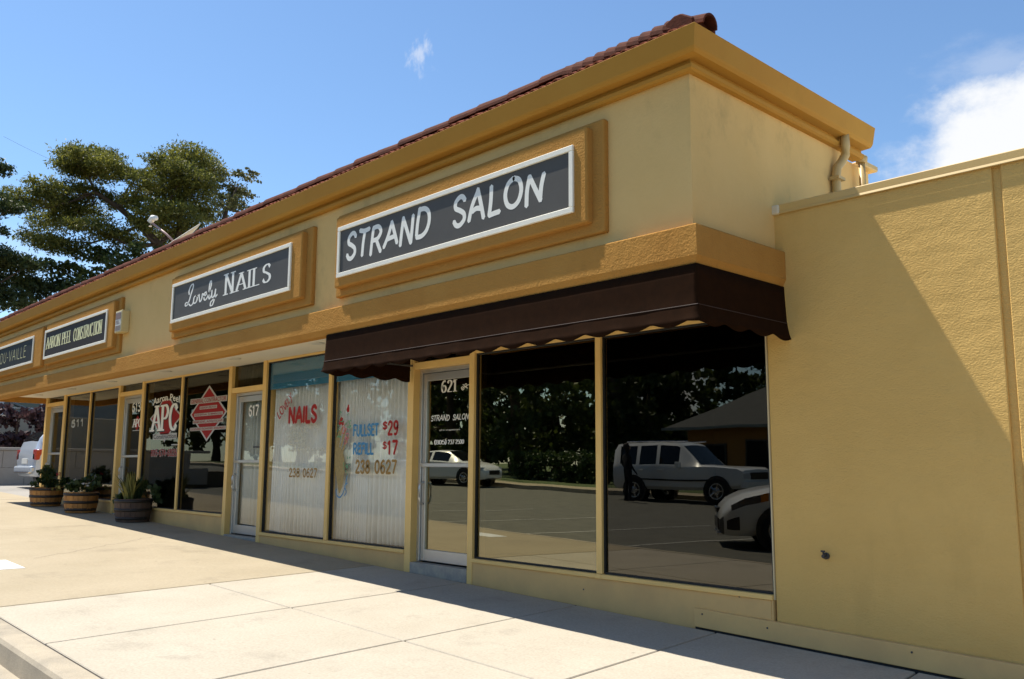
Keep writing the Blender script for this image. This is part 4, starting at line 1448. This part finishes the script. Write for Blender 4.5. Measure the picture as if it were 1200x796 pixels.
for i, (x, y, h, r_, lab) in enumerate([
        (-26.8, -30.0, 12.5, 3.4, 'broad dark tree across the street left of the sky gap, mirrored in the windows'),
        (-32.5, -28.0, 12.0, 3.6, 'broad dark tree across the street behind the clipped hedge'),
        (-39.0, -28.5, 11.5, 3.6, 'dark tree across the street beside the utility pole'),
        (-46.0, -27.0, 11.0, 3.8, 'dark tree across the street opposite the nail salon'),
        (-55.0, -27.5, 12.5, 4.4, 'large tree across the street far to the left'),
        (-66.0, -26.0, 12.0, 4.6, 'large tree across the street next to farthest of the row'),
        (-80.0, -25.0, 13.0, 5.0, 'farthest large tree of the row across the street'),
        (-28.0, -43.5, 9.6, 3.6, 'tree rising behind the left end of the orange house'),
        (-20.5, -43.0, 10.5, 4.0, 'tree rising behind the right end of the orange house'),
        (-35.5, -44.0, 11.0, 4.2, 'tree standing far back behind the street trees'),
        (-100.0, -22.0, 14.0, 6.0, 'big tree closing the street in the far distance'),
        (-36.0, -35.0, 9.0, 4.2, 'dense tree in the second row behind the hedge'), (-44.0, -36.0, 9.5, 4.4, 'dense tree in the second row left of the hedge'),
        (-52.0, -38.0, 10.0, 4.6, 'dense tree in the second row opposite the nail salon'), (-62.0, -37.0, 10.0, 5.0, 'dense tree in the second row far to the left'),
        (-29.5, -36.5, 7.5, 3.6, 'low dense tree between the hedge and the orange house'), (-74.0, -36.0, 10.5, 5.2, 'dense tree at the left end of the second row'),
        (-13.0, -44.0, 11.0, 4.2, 'tall tree behind the middle of the orange house')]):
    round_tree('street_tree', lab, x, y, h, r_, 20 + i, per=170 if i < 5 else 90, size=.30 if i < 5 else .45, low=.16)


def hedge(label, x0, x1, y0, y1, h, mat='leaf_hedge', per=46, size=.13, z=None, name='hedge', cat='hedge', group='clipped hedges across the street'):
    n_ = int((x1 - x0) / .5) + 1
    zb = H((x0 + x1) / 2) - .03 if z is None else z
    cl = []
    for i in range(n_):
        for q in (.2, .55, .85):
            cl.append((x0 + (x1 - x0) * (i + .5) / n_ + random.uniform(-.1, .1), (y0 + y1) / 2, zb + h * q, .42, (y1 - y0) * .55, h * .24))
    e = empty(name, ((x0 + x1) / 2, (y0 + y1) / 2, zb))
    tag(e, label, cat, group)
    leaf_obj('foliage', leaf_cloud(cl, per * 30, size), mat, e)
    st = MB()
    for i in range(n_):
        xx = x0 + (x1 - x0) * (i + .5) / n_
        st.tube([(xx, (y0 + y1) / 2, zb), (xx + .05, (y0 + y1) / 2, zb + h * .8)], .03, 5)
    st.build('stem', 'bark', e)
    return e


# dense shrubs fill the gap under the street trees
hedge('short clipped hedge across the street beside the utility pole', -28.4, -26.0, -24.6, -23.6, 1.25)
hedge('long clipped hedge across the street behind the white truck', -25.5, -19.4, -24.6, -23.6, 1.28)

# utility pole
pl = empty('utility_pole', (-30.0, -23.0, H(-30)))
tag(pl, 'wooden utility pole across the street at the end of the hedge', 'pole')
MB().tube([(-30, -23, H(-30) - .2), (-30, -23, 10)], [.15, .11], 10).build('pole', 'wood_pole', pl)
box('cross_arm', -31.1, -28.9, -23.16, -23.06, 9.2, 9.32, 'wood_pole', pl)
# thin cable seen against the sky
pa, pb = Vector(tp(8, 158, 4)), Vector(tp(150, 208, 4))
tag(MB().tube([pa + (pb - pa) * t_ * 1.3 - Vector((0, 0, .5 * math.sin(math.pi * t_))) for t_ in [i / 8 for i in range(9)]], .005, 4).build('overhead_cable', 'cable'),
    'thin overhead cable crossing the sky in front of the pine', 'cable')

# ================================================================== orange house across the street (mirrored in the panes)
hs = empty('orange_house', (-13, -30, H(-13)))
tag(hs, 'orange stucco house with dark hipped roof across the street', 'house')
hx0, hx1, hy0, hy1, hz = -19.6, -6.0, -35.0, -26.2, 3.05
zb = H(-13) - .2
box('wall', hx0, hx1, hy0, hy1, zb, hz, 'house_orange', hs)
rf = MB().add([(hx0 - .7, hy0 - .7, hz - .05), (hx1 + .7, hy0 - .7, hz - .05), (hx1 + .7, hy1 + .7, hz - .05), (hx0 - .7, hy1 + .7, hz - .05), (hx0 + 4.2, -30.6, hz + 2.9), (hx1 - 4.2, -30.6, hz + 2.9)],
              [(0, 1, 5, 4), (1, 2, 5), (2, 3, 4, 5), (3, 0, 4), (0, 3, 2, 1)]).build('roof', 'house_roof', hs)
box('gutter', hx0 - .72, hx1 + .72, hy1 + .68, hy1 + .80, hz - .14, hz - .02, 'house_grey', hs)
for a, b, z0, z1 in ((-16.6, -14.9, .75, 2.45), (-12.4, -10.9, 1.2, 2.4), (-18.6, -17.5, 1.3, 2.3)):
    w = empty('window', parent=hs)
    box('frame', a, b, hy1, hy1 + .06, z0, z1, 'alu_dark', w)
    box('pane', a + .07, b - .07, hy1 + .055, hy1 + .07, z0 + .07, z1 - .07, 'car_glass', w)
box('door', -14.3, -13.3, hy1, hy1 + .05, zb + .15, 2.45, 'wood_pole', hs)

# ================================================================== beyond the left end of the shops
wl = empty('garden_wall', (-25.3, 1.5, H(-25.3)))
tag(wl, 'low grey concrete wall across the driveway below purple shrubs', 'wall')
yy = -7.0
i = 0
while yy < 9:
    for c, (z0, z1, mt_) in enumerate(((.0, .53, 'block_wall'), (.535, 1.03, 'block_wall'))):
        off = .6 * (c % 2)
        box('block', -25.55, -25.3, yy + off + .004, yy + off + 1.2 - .004, H(-25.3) - .05 + z0, H(-25.3) - .05 + z1, mt_, wl, bevel=.006)
    yy += 1.2
box('wall_cap', -25.59, -25.26, -7.0, 9.8, H(-25.3) + .985, H(-25.3) + 1.07, 'block_wall', wl, bevel=.01)
for i, (y, r_, h, lab) in enumerate([(-.3, 1.3, 1.85, 'purple-leaved shrub behind the low wall at the left edge of the picture'), (1.3, 1.0, 1.95, 'purple-leaved shrub behind the low wall, second from left'),
                                     (3.0, 1.1, 2.35, 'tallest purple-leaved shrub behind the low wall above the parked car'), (4.9, 1.1, 2.2, 'purple-leaved shrub behind the low wall nearest the shops')]):
    zb = H(-27) + .3
    e = empty('purple_shrub', (-26.9, y, zb)); tag(e, lab, 'shrub', 'purple shrubs behind the garden wall')
    cl = [(-26.9 + random.uniform(-.5, .5), y + random.uniform(-r_, r_) * .8, zb + h * random.uniform(.25, .95), .5, .5, .36) for _ in range(20)]
    leaf_obj('foliage', leaf_cloud(cl, 620, .15), 'leaf_purple', e)
    st = MB()
    for c in cl[:8]: st.tube([(-26.9, y, zb - .4), ((-26.9 + c[0]) / 2, (y + c[1]) / 2, zb + .5), c[:3]], [.04, .03, .012], 5)
    st.build('stem', 'bark', e)
box('planting_bank', -36, -25.55, -8, 12, H(-26) - .3, H(-26) + .35, 'soil')
tag(bpy.data.objects['planting_bank'], 'raised earth bed behind the low wall', 'bed', kind='structure')
fw_ = empty('tan_fence', (-31.5, 1, H(-31))); tag(fw_, 'tan rendered wall between the shrubs and the grey house', 'wall')
for q in range(6):
    box('panel', -31.6, -31.45, -7 + 3 * q + .02, -4 + 3 * q - .02, H(-31), 2.98, 'house_tan', fw_, bevel=.01)
gh = empty('grey_house', (-40, 2, H(-40))); tag(gh, 'grey house with small window glimpsed under the left canopy', 'house')
box('wall', -44, -36.5, -8, 9, H(-38) - .2, 5.2, 'house_grey', gh)
MB().prism([(-8.6, 5.2), (9.6, 5.2), (.5, 7.4)], 'x', -44.5, -36.0).build('roof', 'house_roof', gh)
w = empty('window', parent=gh)
box('frame', -36.5, -36.42, 3.55, 4.75, 3.50, 3.98, 'white_paint', w)
box('pane', -36.425, -36.405, 3.65, 4.65, 3.56, 3.92, 'car_glass', w)
box('corner_post', -36.5, -36.34, 3.12, 3.30, H(-36) - .1, 5.2, 'white_paint', gh)
MB().tube([(-36.3, 3.3, 3.85), (-36.3, 5.6, 2.9)], .05, 6).build('stair_rail', 'house_grey', gh)


# ================================================================== vehicles
def car(name, label, spec, loc, rz, paint, sides, ws, rw, wheels, rwheel, patches=(), grp=None):
    """spec rows: x, z low, z belt, z top, half width low, belt, top.  +x is the front."""
    S_ = np.array(spec, float)
    e = empty(name, (loc[0], loc[1], loc[2]), rz)
    tag(e, label, 'car', grp)
    xs = set(S_[:, 0])
    for a, b in sides: xs |= {a, b}
    for a, b in (ws, rw): xs |= {a, b}
    for pt_ in patches: xs |= {pt_[1], pt_[2]}
    xs = sorted(xs)
    full = []
    for a, b in zip(xs[:-1], xs[1:]):
        n_ = max(1, int((b - a) / .22))
        full += [a + (b - a) * i / n_ for i in range(n_)]
    full.append(xs[-1])
    prof_ = {j: np.interp(full, S_[:, 0], S_[:, j]) for j in range(1, 7)}
    rings = []
    for i, x in enumerate(full):
        zl, zb_, zt, wl_, wb, wt2 = [prof_[j][i] for j in range(1, 7)]
        g_ = zt - zb_
        rings.append([(0, zl), (wl_ * .9, zl), (wl_, zl + .10), (max(wl_, wb) + .012, zl + (zb_ - zl) * .58), (max(wl_, wb) + .005, zl + (zb_ - zl) * .82), (wb, zb_),
                      (wb + (wt2 - wb) * .16, zb_ + g_ * .10), (wt2 + (wb - wt2) * .10, zb_ + g_ * .86), (wt2 * .94, zb_ + g_ * .97), (wt2 * .6, zt), (0, zt + .012)])
    nR = len(rings[0])
    parts = {}

    def quad(key, i, j, sgn, off=0.0):
        mb = parts.setdefault(key, MB())
        pts_ = []
        for (ii, jj) in ((i, j), (i + 1, j), (i + 1, j + 1), (i, j + 1)):
            y, z = rings[ii][jj]
            pts_.append((full[ii], sgn * y, z))
        if sgn < 0: pts_ = pts_[::-1]
        mb.add(pts_, [(0, 1, 2, 3)])
    for i in range(len(full) - 1):
        xm = (full[i] + full[i + 1]) / 2
        for j in range(nR - 1):
            for sgn in (1, -1):
                key = 'body'
                if j == 6:
                    for q, (a, b) in enumerate(sides):
                        if a < xm < b: key = ('side_window', q, sgn)
                if j >= 8 and ws[0] < xm < ws[1]: key = ('windscreen', 0, 0)
                if j >= 8 and rw[0] < xm < rw[1]: key = ('rear_window', 0, 0)
                for (pn, pa_, pb_, j0_, j1_, pm_) in patches:
                    if pa_ < xm < pb_ and j0_ <= j <= j1_: key = (pn, pm_, sgn)
                quad(key, i, j, sgn)
    for end in (0, len(full) - 1):
        v_ = [(full[end], y, z) for (y, z) in rings[end]] + [(full[end], -y, z) for (y, z) in rings[end][::-1][1:-1]]
        parts['body'].add(v_, [tuple(range(len(v_)))])
    for key, mb in parts.items():
        nm = key if isinstance(key, str) else key[0]
        me_mat = paint if nm == 'body' else (key[1] if isinstance(key[1], str) else 'car_glass')
        o = mb.build(nm, me_mat, e, world=False)
        bm = bmesh.new(); bm.from_mesh(o.data)
        bmesh.ops.remove_doubles(bm, verts=bm.verts, dist=.0008)
        bmesh.ops.recalc_face_normals(bm, faces=bm.faces)
        bm.to_mesh(o.data); bm.free()
        o.data.polygons.foreach_set('use_smooth', [True] * len(o.data.polygons))
        if nm == 'body':
            o.data.set_sharp_from_angle(angle=R(38))
    W = float(S_[:, 4:6].max()) + .012
    for (x, ) in [(w_,) for w_ in wheels]:
        for sgn in (1, -1):
            r_ = rwheel
            MB().lathe([(0, sgn * (W + .002)), (r_ + .065, sgn * (W + .002)), (r_ + .065, sgn * (W - .28))], 28, (x, 0, r_ + .02), axis='y').build('wheel_arch', 'car_black', e, world=False)
            w_ = MB().lathe([(r_ * .62, sgn * (W + .010)), (r_ * .70, sgn * (W + .020)), (r_ * .93, sgn * (W + .018)), (r_, sgn * (W - .01)), (r_, sgn * (W - .20)), (r_ * .6, sgn * (W - .21))], 28, (x, 0, r_), axis='y').build('wheel', 'tyre', e, world=False, smooth=True)
            rim = MB().lathe([(0, sgn * (W + .016)), (r_ * .16, sgn * (W + .018)), (r_ * .18, sgn * (W + .006)), (r_ * .52, sgn * (W - .004)), (r_ * .60, sgn * (W + .014)), (r_ * .635, sgn * (W + .012))], 28, (x, 0, r_), axis='y')
            rm = rim.build('rim', 'rim', w_, world=False, smooth=True)
            for q in range(5):
                a_ = 2 * math.pi * q / 5
                MB().tube([(x + r_ * .15 * math.cos(a_), sgn * (W + .014), r_ + r_ * .15 * math.sin(a_)), (x + r_ * .58 * math.cos(a_), sgn * (W + .012), r_ + r_ * .58 * math.sin(a_))], r_ * .06, 5).build('spoke', 'chrome', w_, world=False)
    return e


def bit(e, name, x0, x1, y0, y1, z0, z1, mat, bevel=.012):
    return box(name, x0, x1, y0, y1, z0, z1, mat, e, bevel=bevel, world=False, bseg=2)


# big white truck-based wagon across the street
SUB = [(-2.36, .62, .98, 1.02, .86, .88, .70), (-2.30, .46, 1.10, 1.72, .93, .96, .76), (-2.18, .42, 1.12, 1.86, .96, .985, .80), (-1.8, .42, 1.12, 1.90, .97, .99, .82), (-.4, .42, 1.12, 1.91, .97, .99, .82),
       (.05, .42, 1.12, 1.88, .97, .99, .80), (.22, .42, 1.12, 1.80, .97, .985, .78), (.86, .42, 1.12, 1.18, .97, .975, .86), (1.5, .44, 1.11, 1.15, .96, .965, .84), (2.18, .46, 1.06, 1.09, .95, .95, .82), (2.34, .50, .98, 1.02, .92, .92, .76), (2.40, .58, .80, .84, .86, .86, .66)]
e = car('white_truck', 'large white four-door truck wagon across the street, mirrored in the right-hand pane', SUB, (-13.35, -17.6, H(-13) - .155), R(-6), 'car_white',
        [(-2.02, -1.38), (-1.25, -.62), (-.50, .16)], (.22, .86), (-2.34, -2.18), [-1.45, 1.5], .385)
bit(e, 'grille', 2.34, 2.425, -.52, .52, .74, .94, 'car_black')
for s_ in (1, -1):
    bit(e, 'headlight', 2.21, 2.405, s_ * .55, s_ * .90, .76, .93, 'lamp_clear') if s_ > 0 else bit(e, 'headlight', 2.21, 2.405, -.90, -.55, .76, .93, 'lamp_clear')
    y0, y1 = sorted((s_ * .985, s_ * 1.16))
    bit(e, 'mirror', .14, .27, y0, y1, 1.10, 1.28, 'car_white')
    for x in (-.42, -1.15):
        y0, y1 = sorted((s_ * .995, s_ * 1.02)); bit(e, 'handle', x - .1, x + .08, y0, y1, .99, 1.03, 'car_white', .006)
    y0, y1 = sorted((s_ * .99, s_ * 1.012)); bit(e, 'side_trim', -1.25, 1.2, y0, y1, .70, .75, 'car_black', .004)
bit(e, 'bumper', 2.25, 2.49, -.92, .92, .48, .70, 'car_white', .04)
MB().tube([(-1.9, .62, 1.93), (.3, .62, 1.93)], .02, 6).build('roof_rail', 'chrome', e, world=False)
MB().tube([(-1.9, -.62, 1.93), (.3, -.62, 1.93)], .02, 6).build('roof_rail', 'chrome', e, world=False)

# silver compact crossover nosing in towards the kerb
ESC = [(-2.26, .50, .95, 1.0, .74, .78, .60), (-2.18, .36, 1.02, 1.45, .84, .88, .62), (-1.9, .30, 1.05, 1.60, .88, .905, .66), (-1.0, .28, 1.02, 1.67, .90, .915, .68), (.1, .28, 1.00, 1.66, .90, .915, .68), (.42, .28, .99, 1.60, .90, .91, .66),
       (1.18, .28, .98, 1.06, .90, .90, .72), (1.5, .27, .95, 1.02, .895, .89, .74), (1.85, .25, .86, .94, .87, .85, .66), (2.08, .24, .74, .84, .80, .77, .56), (2.20, .25, .62, .72, .68, .66, .46), (2.26, .28, .54, .62, .52, .52, .36)]
e = car('silver_crossover', 'silver compact crossover nosed in near the kerb, mirrored in the right-hand pane', ESC, (-3.46, -8.46, H(-3.4) - .155), math.atan2(.60, -.80), 'car_silver',
        [(-1.75, -1.15), (-1.0, -.18), (-.05, .62)], (.42, 1.18), (-2.18, -1.9), [-1.32, 1.30], .345,
        [('headlight', 1.62, 2.08, 4, 4, 'lamp_smoked'), ('marker_lamp', 1.50, 1.62, 4, 4, 'lamp_amber'), ('fog_light', 1.96, 2.16, 2, 2, 'car_black'), ('lower_grille', 2.20, 2.26, 1, 3, 'car_black')])
for s_ in (1, -1):
    y0, y1 = sorted((s_ * .91, s_ * 1.06)); bit(e, 'mirror', .70, .84, y0, y1, .98, 1.12, 'car_silver')
bit(e, 'grille', 2.14, 2.285, -.36, .36, .60, .68, 'car_black')
bit(e, 'lower_grille', 2.16, 2.285, -.46, .46, .32, .52, 'car_black')
bit(e, 'lip', 2.10, 2.30, -.50, .50, .245, .285, 'chrome', .01)
MB().lathe([(0, 2.292), (.055, 2.290), (.06, 2.28)], 16, (0, 0, .645), axis='x').build('badge', 'chrome', e, world=False)

# white saloon farther down the street
CRU = [(-2.3, .50, .92, .98, .70, .74, .60), (-2.2, .34, .98, 1.04, .82, .84, .64), (-1.75, .28, 1.0, 1.08, .88, .88, .70), (-.95, .26, .98, 1.42, .89, .89, .58), (-.2, .26, .96, 1.46, .89, .89, .60), (.25, .26, .95, 1.42, .89, .89, .58),
       (1.12, .26, .93, .98, .89, .88, .72), (1.6, .26, .86, .92, .87, .85, .66), (2.05, .26, .74, .80, .78, .75, .54), (2.22, .28, .62, .68, .66, .64, .42), (2.3, .32, .54, .58, .52, .50, .34)]
e = car('white_saloon', 'white saloon parked across the street, mirrored in the glass door numbered 621', CRU, (-25.2, -17.4, H(-25) - .155), R(-12), 'car_white',
        [(-1.3, -.55), (-.4, .45)], (.25, 1.12), (-1.75, -.95), [-1.38, 1.35], .325)
bit(e, 'grille', 2.14, 2.32, -.36, .36, .44, .62, 'car_black')
bit(e, 'headlight', 1.9, 2.14, .50, .76, .62, .74, 'lamp_clear'); bit(e, 'headlight', 1.9, 2.14, -.76, -.50, .62, .74, 'lamp_clear')

# pale silver hatch in the driveway at the left
HAT = [(-2.1, .48, .90, .94, .74, .80, .66), (-2.06, .36, .98, 1.08, .84, .87, .74), (-1.97, .32, 1.0, 1.36, .87, .89, .74), (-1.84, .30, 1.0, 1.52, .88, .90, .70), (-1.4, .30, 1.0, 1.60, .88, .90, .68), (-.6, .28, .98, 1.63, .89, .905, .68), (.2, .28, .97, 1.60, .89, .905, .67),
       (1.05, .28, .96, 1.02, .89, .89, .74), (1.6, .28, .88, .95, .86, .85, .68), (2.0, .28, .74, .80, .76, .74, .56), (2.12, .32, .60, .66, .58, .56, .40)]
e = car('silver_hatchback', 'pale silver-blue hatchback in the driveway, half hidden by the left corner post', HAT, (-23.3, 2.98, H(-23.4) - .01), R(90), 'car_silverblue',
        [(-1.72, -1.12), (-.98, -.2), (-.05, .55)], (.2, 1.05), (-2.0, -1.6), [-1.25, 1.25], .33)
for s_ in (1, -1):
    y0, y1 = sorted((s_ * .66, s_ * .895)); bit(e, 'tail_light', -2.10, -1.93, y0, y1, .76, 1.04, 'lamp_red', .02)
bit(e, 'plate', -2.125, -2.10, -.26, .26, .66, .80, 'plate', .004)
bit(e, 'bumper', -2.18, -1.95, -.80, .80, .42, .60, 'car_silverblue', .05)
bit(e, 'exhaust_trim', -2.19, -2.1, -.7, .7, .40, .44, 'chrome', .01)

# ================================================================== person standing by the truck
pr = empty('person', (-14.25, -15.6, H(-14.25) - .155), R(20))
tag(pr, 'person in dark clothes standing beside the white truck across the street', 'person')
J = {'pel': (0, 0, .95, .135), 'wst': (0, 0, 1.10, .125), 'chs': (0, .01, 1.32, .15), 'nck0': (0, 0, 1.46, .075), 'nck': (0, -.01, 1.52, .055), 'hd0': (0, -.02, 1.60, .085), 'hd1': (0, -.015, 1.70, .095), 'hd2': (0, 0, 1.76, .055)}
E_ = [('pel', 'wst'), ('wst', 'chs'), ('chs', 'nck0'), ('nck0', 'nck'), ('nck', 'hd0'), ('hd0', 'hd1'), ('hd1', 'hd2')]
for s_, q in ((1, 'l'), (-1, 'r')):
    J['hip' + q] = (.10 * s_, 0, .90, .095); J['kn' + q] = (.12 * s_, -.03, .50, .062); J['cf' + q] = (.125 * s_, .0, .34, .058); J['an' + q] = (.13 * s_, .01, .09, .04); J['to' + q] = (.15 * s_, -.14, .035, .034); J['he' + q] = (.13 * s_, .06, .04, .034)
    J['sh' + q] = (.18 * s_, .01, 1.40, .066); J['el' + q] = (.25 * s_, .03, 1.14, .045); J['wr' + q] = (.24 * s_, -.12, .95, .030); J['hn' + q] = (.235 * s_, -.17, .90, .032)
    E_ += [('pel', 'hip' + q), ('hip' + q, 'kn' + q), ('kn' + q, 'cf' + q), ('cf' + q, 'an' + q), ('an' + q, 'to' + q), ('an' + q, 'he' + q), ('chs', 'sh' + q), ('sh' + q, 'el' + q), ('el' + q, 'wr' + q), ('wr' + q, 'hn' + q)]
    for fi, (dx, ln2) in enumerate(((-.028, .075), (-.010, .085), (.010, .080), (.028, .062))):
        J['f%d' % fi + q] = (.235 * s_ + dx, -.17 - ln2 * .55, .90 - ln2 * .5, .0095); J['g%d' % fi + q] = (.235 * s_ + dx, -.17 - ln2 * .75, .90 - ln2 * .95, .008)
        E_ += [('hn' + q, 'f%d' % fi + q), ('f%d' % fi + q, 'g%d' % fi + q)]
    J['th' + q] = (.235 * s_ - .045 * s_, -.185, .90, .010); E_ += [('wr' + q, 'th' + q)]
nm = list(J)
me = bpy.data.meshes.new('body')
me.from_pydata([J[k_][:3] for k_ in nm], [(nm.index(a), nm.index(b)) for a, b in E_], [])
bo = bpy.data.objects.new('body', me); col.objects.link(bo); adopt(bo, pr, False)
sk = bo.modifiers.new('skin', 'SKIN')
for i, k_ in enumerate(nm):
    me.skin_vertices[0].data[i].radius = (J[k_][3], J[k_][3])
    me.skin_vertices[0].data[i].use_root = (k_ == 'pel')
bo.modifiers.new('smooth', 'SUBSURF').levels = 1
bo.modifiers['smooth'].render_levels = 2
me.materials.append(M['cloth_dark'])
MB().lathe([(.0, 1.825), (.06, 1.815), (.098, 1.77), (.104, 1.70), (.09, 1.655)], 14, (0, .012, 0)).build('hair', 'hair', pr, world=False, smooth=True)
fc_ = MB().lathe([(0, 1.60), (.05, 1.60), (.072, 1.64), (.078, 1.69), (.06, 1.72), (0, 1.725)], 12, (0, -.055, 0)); fc_.tube([(0, -.13, 1.68), (0, -.15, 1.655)], .012, 5)
fc_.build('face', 'skin', pr, world=False, smooth=True)

# ================================================================== barrel planters
def barrel(label, x, y, r_, h, wood, plants):
    zb_ = H(x) + .002
    e_ = empty('barrel_planter', (x, y, zb_), random.uniform(0, 3))
    tag(e_, label, 'planter', 'half-barrel planters against the shop fronts')
    mb = MB()
    nst = 22
    for i in range(nst):
        a0_, a1_ = 2 * math.pi * (i + .03) / nst, 2 * math.pi * (i + .97) / nst
        rr = r_ * random.uniform(.992, 1.008)
        v_ = []
        for z_, k_ in ((0, .86), (h * .35, .945), (h * .75, .99), (h + random.uniform(-.006, .006), 1.0)):
            for (a_, t2) in ((a0_, 0), (a1_, 0), (a1_, -.03), (a0_, -.03)):
                v_.append(((rr * k_ + t2) * math.cos(a_), (rr * k_ + t2) * math.sin(a_), z_))
        f_ = [(0, 3, 2, 1), (12, 13, 14, 15)]
        for q in range(3):
            for s_ in range(4): f_.append((q * 4 + s_, q * 4 + (s_ + 1) % 4, q * 4 + 4 + (s_ + 1) % 4, q * 4 + 4 + s_))
        mb.add(v_, f_)
    o = mb.build('staves', wood, e_, world=False); o['kind'] = 'stuff'
    for z_, k_ in ((.06, .885), (h * .52, .972), (h * .60, .981) if False else (h * .90, 1.0)):
        MB().lathe([(r_ * k_ - .004, z_ - .025), (r_ * k_ + .005, z_ - .024), (r_ * (k_ + .012) + .005, z_ + .024), (r_ * (k_ + .012) - .006, z_ + .025)], 32).build('hoop', 'iron_hoop', e_, world=False, smooth=True)
    MB().lathe([(0, h - .05), (r_ * .95, h - .05)], 20).build('earth', 'soil', e_, world=False)
    for (nm_, VF, mt_) in plants(r_, h):
        o = leaf_obj(nm_, VF, mt_, None)
        adopt(o, e_, False)


def blades(n_, h0, h1, spread, width, z0, c=(0, 0), curl=.5):
    V = []; F = []
    for i in range(n_):
        a_ = random.uniform(0, 6.28); L_ = random.uniform(h0, h1); sp_ = random.uniform(.15, 1) * spread
        x, y = c[0] + random.uniform(-.06, .06), c[1] + random.uniform(-.06, .06)
        pts_ = []
        for t_ in (0, .35, .7, 1):
            d_ = sp_ * (t_ ** (1 + curl))
            pts_.append((x + d_ * math.cos(a_), y + d_ * math.sin(a_), z0 + L_ * (t_ - .25 * curl * t_ * t_ * sp_ / max(spread, .01))))
        nx, ny = -math.sin(a_), math.cos(a_)
        b_ = len(V)
        for q, w_ in enumerate((.7, 1, .8, .08)):
            p = pts_[q]; V.append((p[0] - nx * width * w_, p[1] - ny * width * w_, p[2])); V.append((p[0] + nx * width * w_, p[1] + ny * width * w_, p[2]))
        for q in range(3): F.append((b_ + 2 * q, b_ + 2 * q + 1, b_ + 2 * q + 3, b_ + 2 * q + 2))
    return np.array(V), np.array(F)


def plants1(r_, h):
    return [('foliage', leaf_cloud([(.10, .05, h + .22, .20, .20, .26), (-.12, 0, h + .10, .22, .2, .14), (.2, -.1, h + .1, .18, .18, .14), (.05, .1, h + .30, .12, .12, .14)], 5200, .075), 'leaf_pot'),
            ('grass_blade', blades(60, .3, .58, .3, .008, h - .02, (.12, .05)), 'leaf_pot'),
            ('flower', leaf_cloud([(-.06, -.28, h + .27, .05, .05, .03)], 9000, .04), 'petal_red'),
            ('trailing_leaf', leaf_cloud([(-.1, -.42, h - .0, .22, .08, .05)], 1500, .08), 'leaf_strap')]


def plants2(r_, h):
    return [('foliage', leaf_cloud([(0, 0, h + .10, .26, .26, .11), (.14, .08, h + .18, .16, .16, .12), (-.14, -.1, h + .12, .16, .16, .1)], 5200, .085), 'leaf_pot'),
            ('flower', leaf_cloud([(-.16, -.14, h + .20, .10, .10, .04), (.1, -.18, h + .14, .14, .08, .05), (.2, .1, h + .26, .08, .08, .05)], 3200, .05), 'petal_white')]


def plants3(r_, h):
    return [('strap_leaf', blades(46, .32, .55, .34, .016, h - .05, (-.08, -.04)), 'leaf_strap'),
            ('strap_leaf', blades(26, .35, .6, .3, .014, h - .05, (.05, .05)), 'leaf_pot'),
            ('foliage', leaf_cloud([(.24, .06, h + .10, .18, .2, .16), (.10, .16, h + .16, .2, .16, .15), (.32, -.08, h + .02, .12, .14, .14), (-.2, .1, h + .06, .14, .14, .08)], 5200, .09), 'leaf_pot')]


barrel('half-barrel planter with red flowers at the left end of the shops', -16.1, -.54, .31, .37, 'barrel_wood', plants1)
barrel('bright orange half-barrel planter with white flowers below window 611', -14.15, -.48, .30, .37, 'barrel_wood', plants2)
barrel('dark weathered half-barrel planter with spiky strap leaves by door 613', -11.86, -.36, .30, .38, 'barrel_wood_grey', plants3)

# furniture glimpsed in the left-hand shop
cb = empty('filing_cabinet', (-14.6, 1.6, .48)); tag(cb, 'grey cabinet standing inside the far left shop window', 'cabinet')
box('carcass', -15.1, -14.2, 1.4, 1.9, .48, 1.25, 'cabinet', cb, bevel=.008)
for i in range(2): box('drawer', -15.07, -14.23, 1.385, 1.4, .52 + i * .37, .86 + i * .37, 'cabinet', cb, bevel=.006)

# ================================================================== satellite dish on the flat roof
dn = Vector((-.06, -.66, .75)).normalized()
dc = Vector((-11.30, 0.0, 5.24))
ds = empty('satellite_dish', (-11.4, .1, 4.2)); tag(ds, 'small grey satellite dish seen edge-on above the tile edge', 'satellite dish')
mb = MB()
prof_ = [(.0, .0), (.12, .008), (.24, .032), (.31, .056), (.345, .072), (.345, .079), (.31, .065), (.24, .042), (.12, .018), (0, .012)]
mb.lathe(prof_, 28)
q_ = Vector((0, 0, 1)).rotation_difference(dn)
mb.v = [tuple(q_ @ Vector((p[0], p[1], p[2] - .05)) + dc) for p in mb.v]
mb.build('reflector', 'dish_grey', ds, smooth=True)
lnb = Vector((-12.15, -.25, 5.58))
MB().tube([dc + Vector((-.25, .05, -.18)), (dc + lnb) / 2 + Vector((-.1, 0, -.06)), lnb], .020, 8).build('arm', 'dish_arm', ds, smooth=True)
lm_ = MB().tube([lnb + Vector((-.04, -.02, -.05)), lnb + Vector((-.06, -.02, .04)), lnb + Vector((.0, 0, .10)), lnb + Vector((.10, .02, .08))], [.03, .055, .055, .045], 10)
lm_.build('receiver', 'white_paint', ds, smooth=True)
MB().tube([dc + Vector((.02, .1, -.02)), (-11.35, .22, 4.9), (-11.35, .22, 4.2)], .025, 8).build('mast', 'dish_grey', ds)
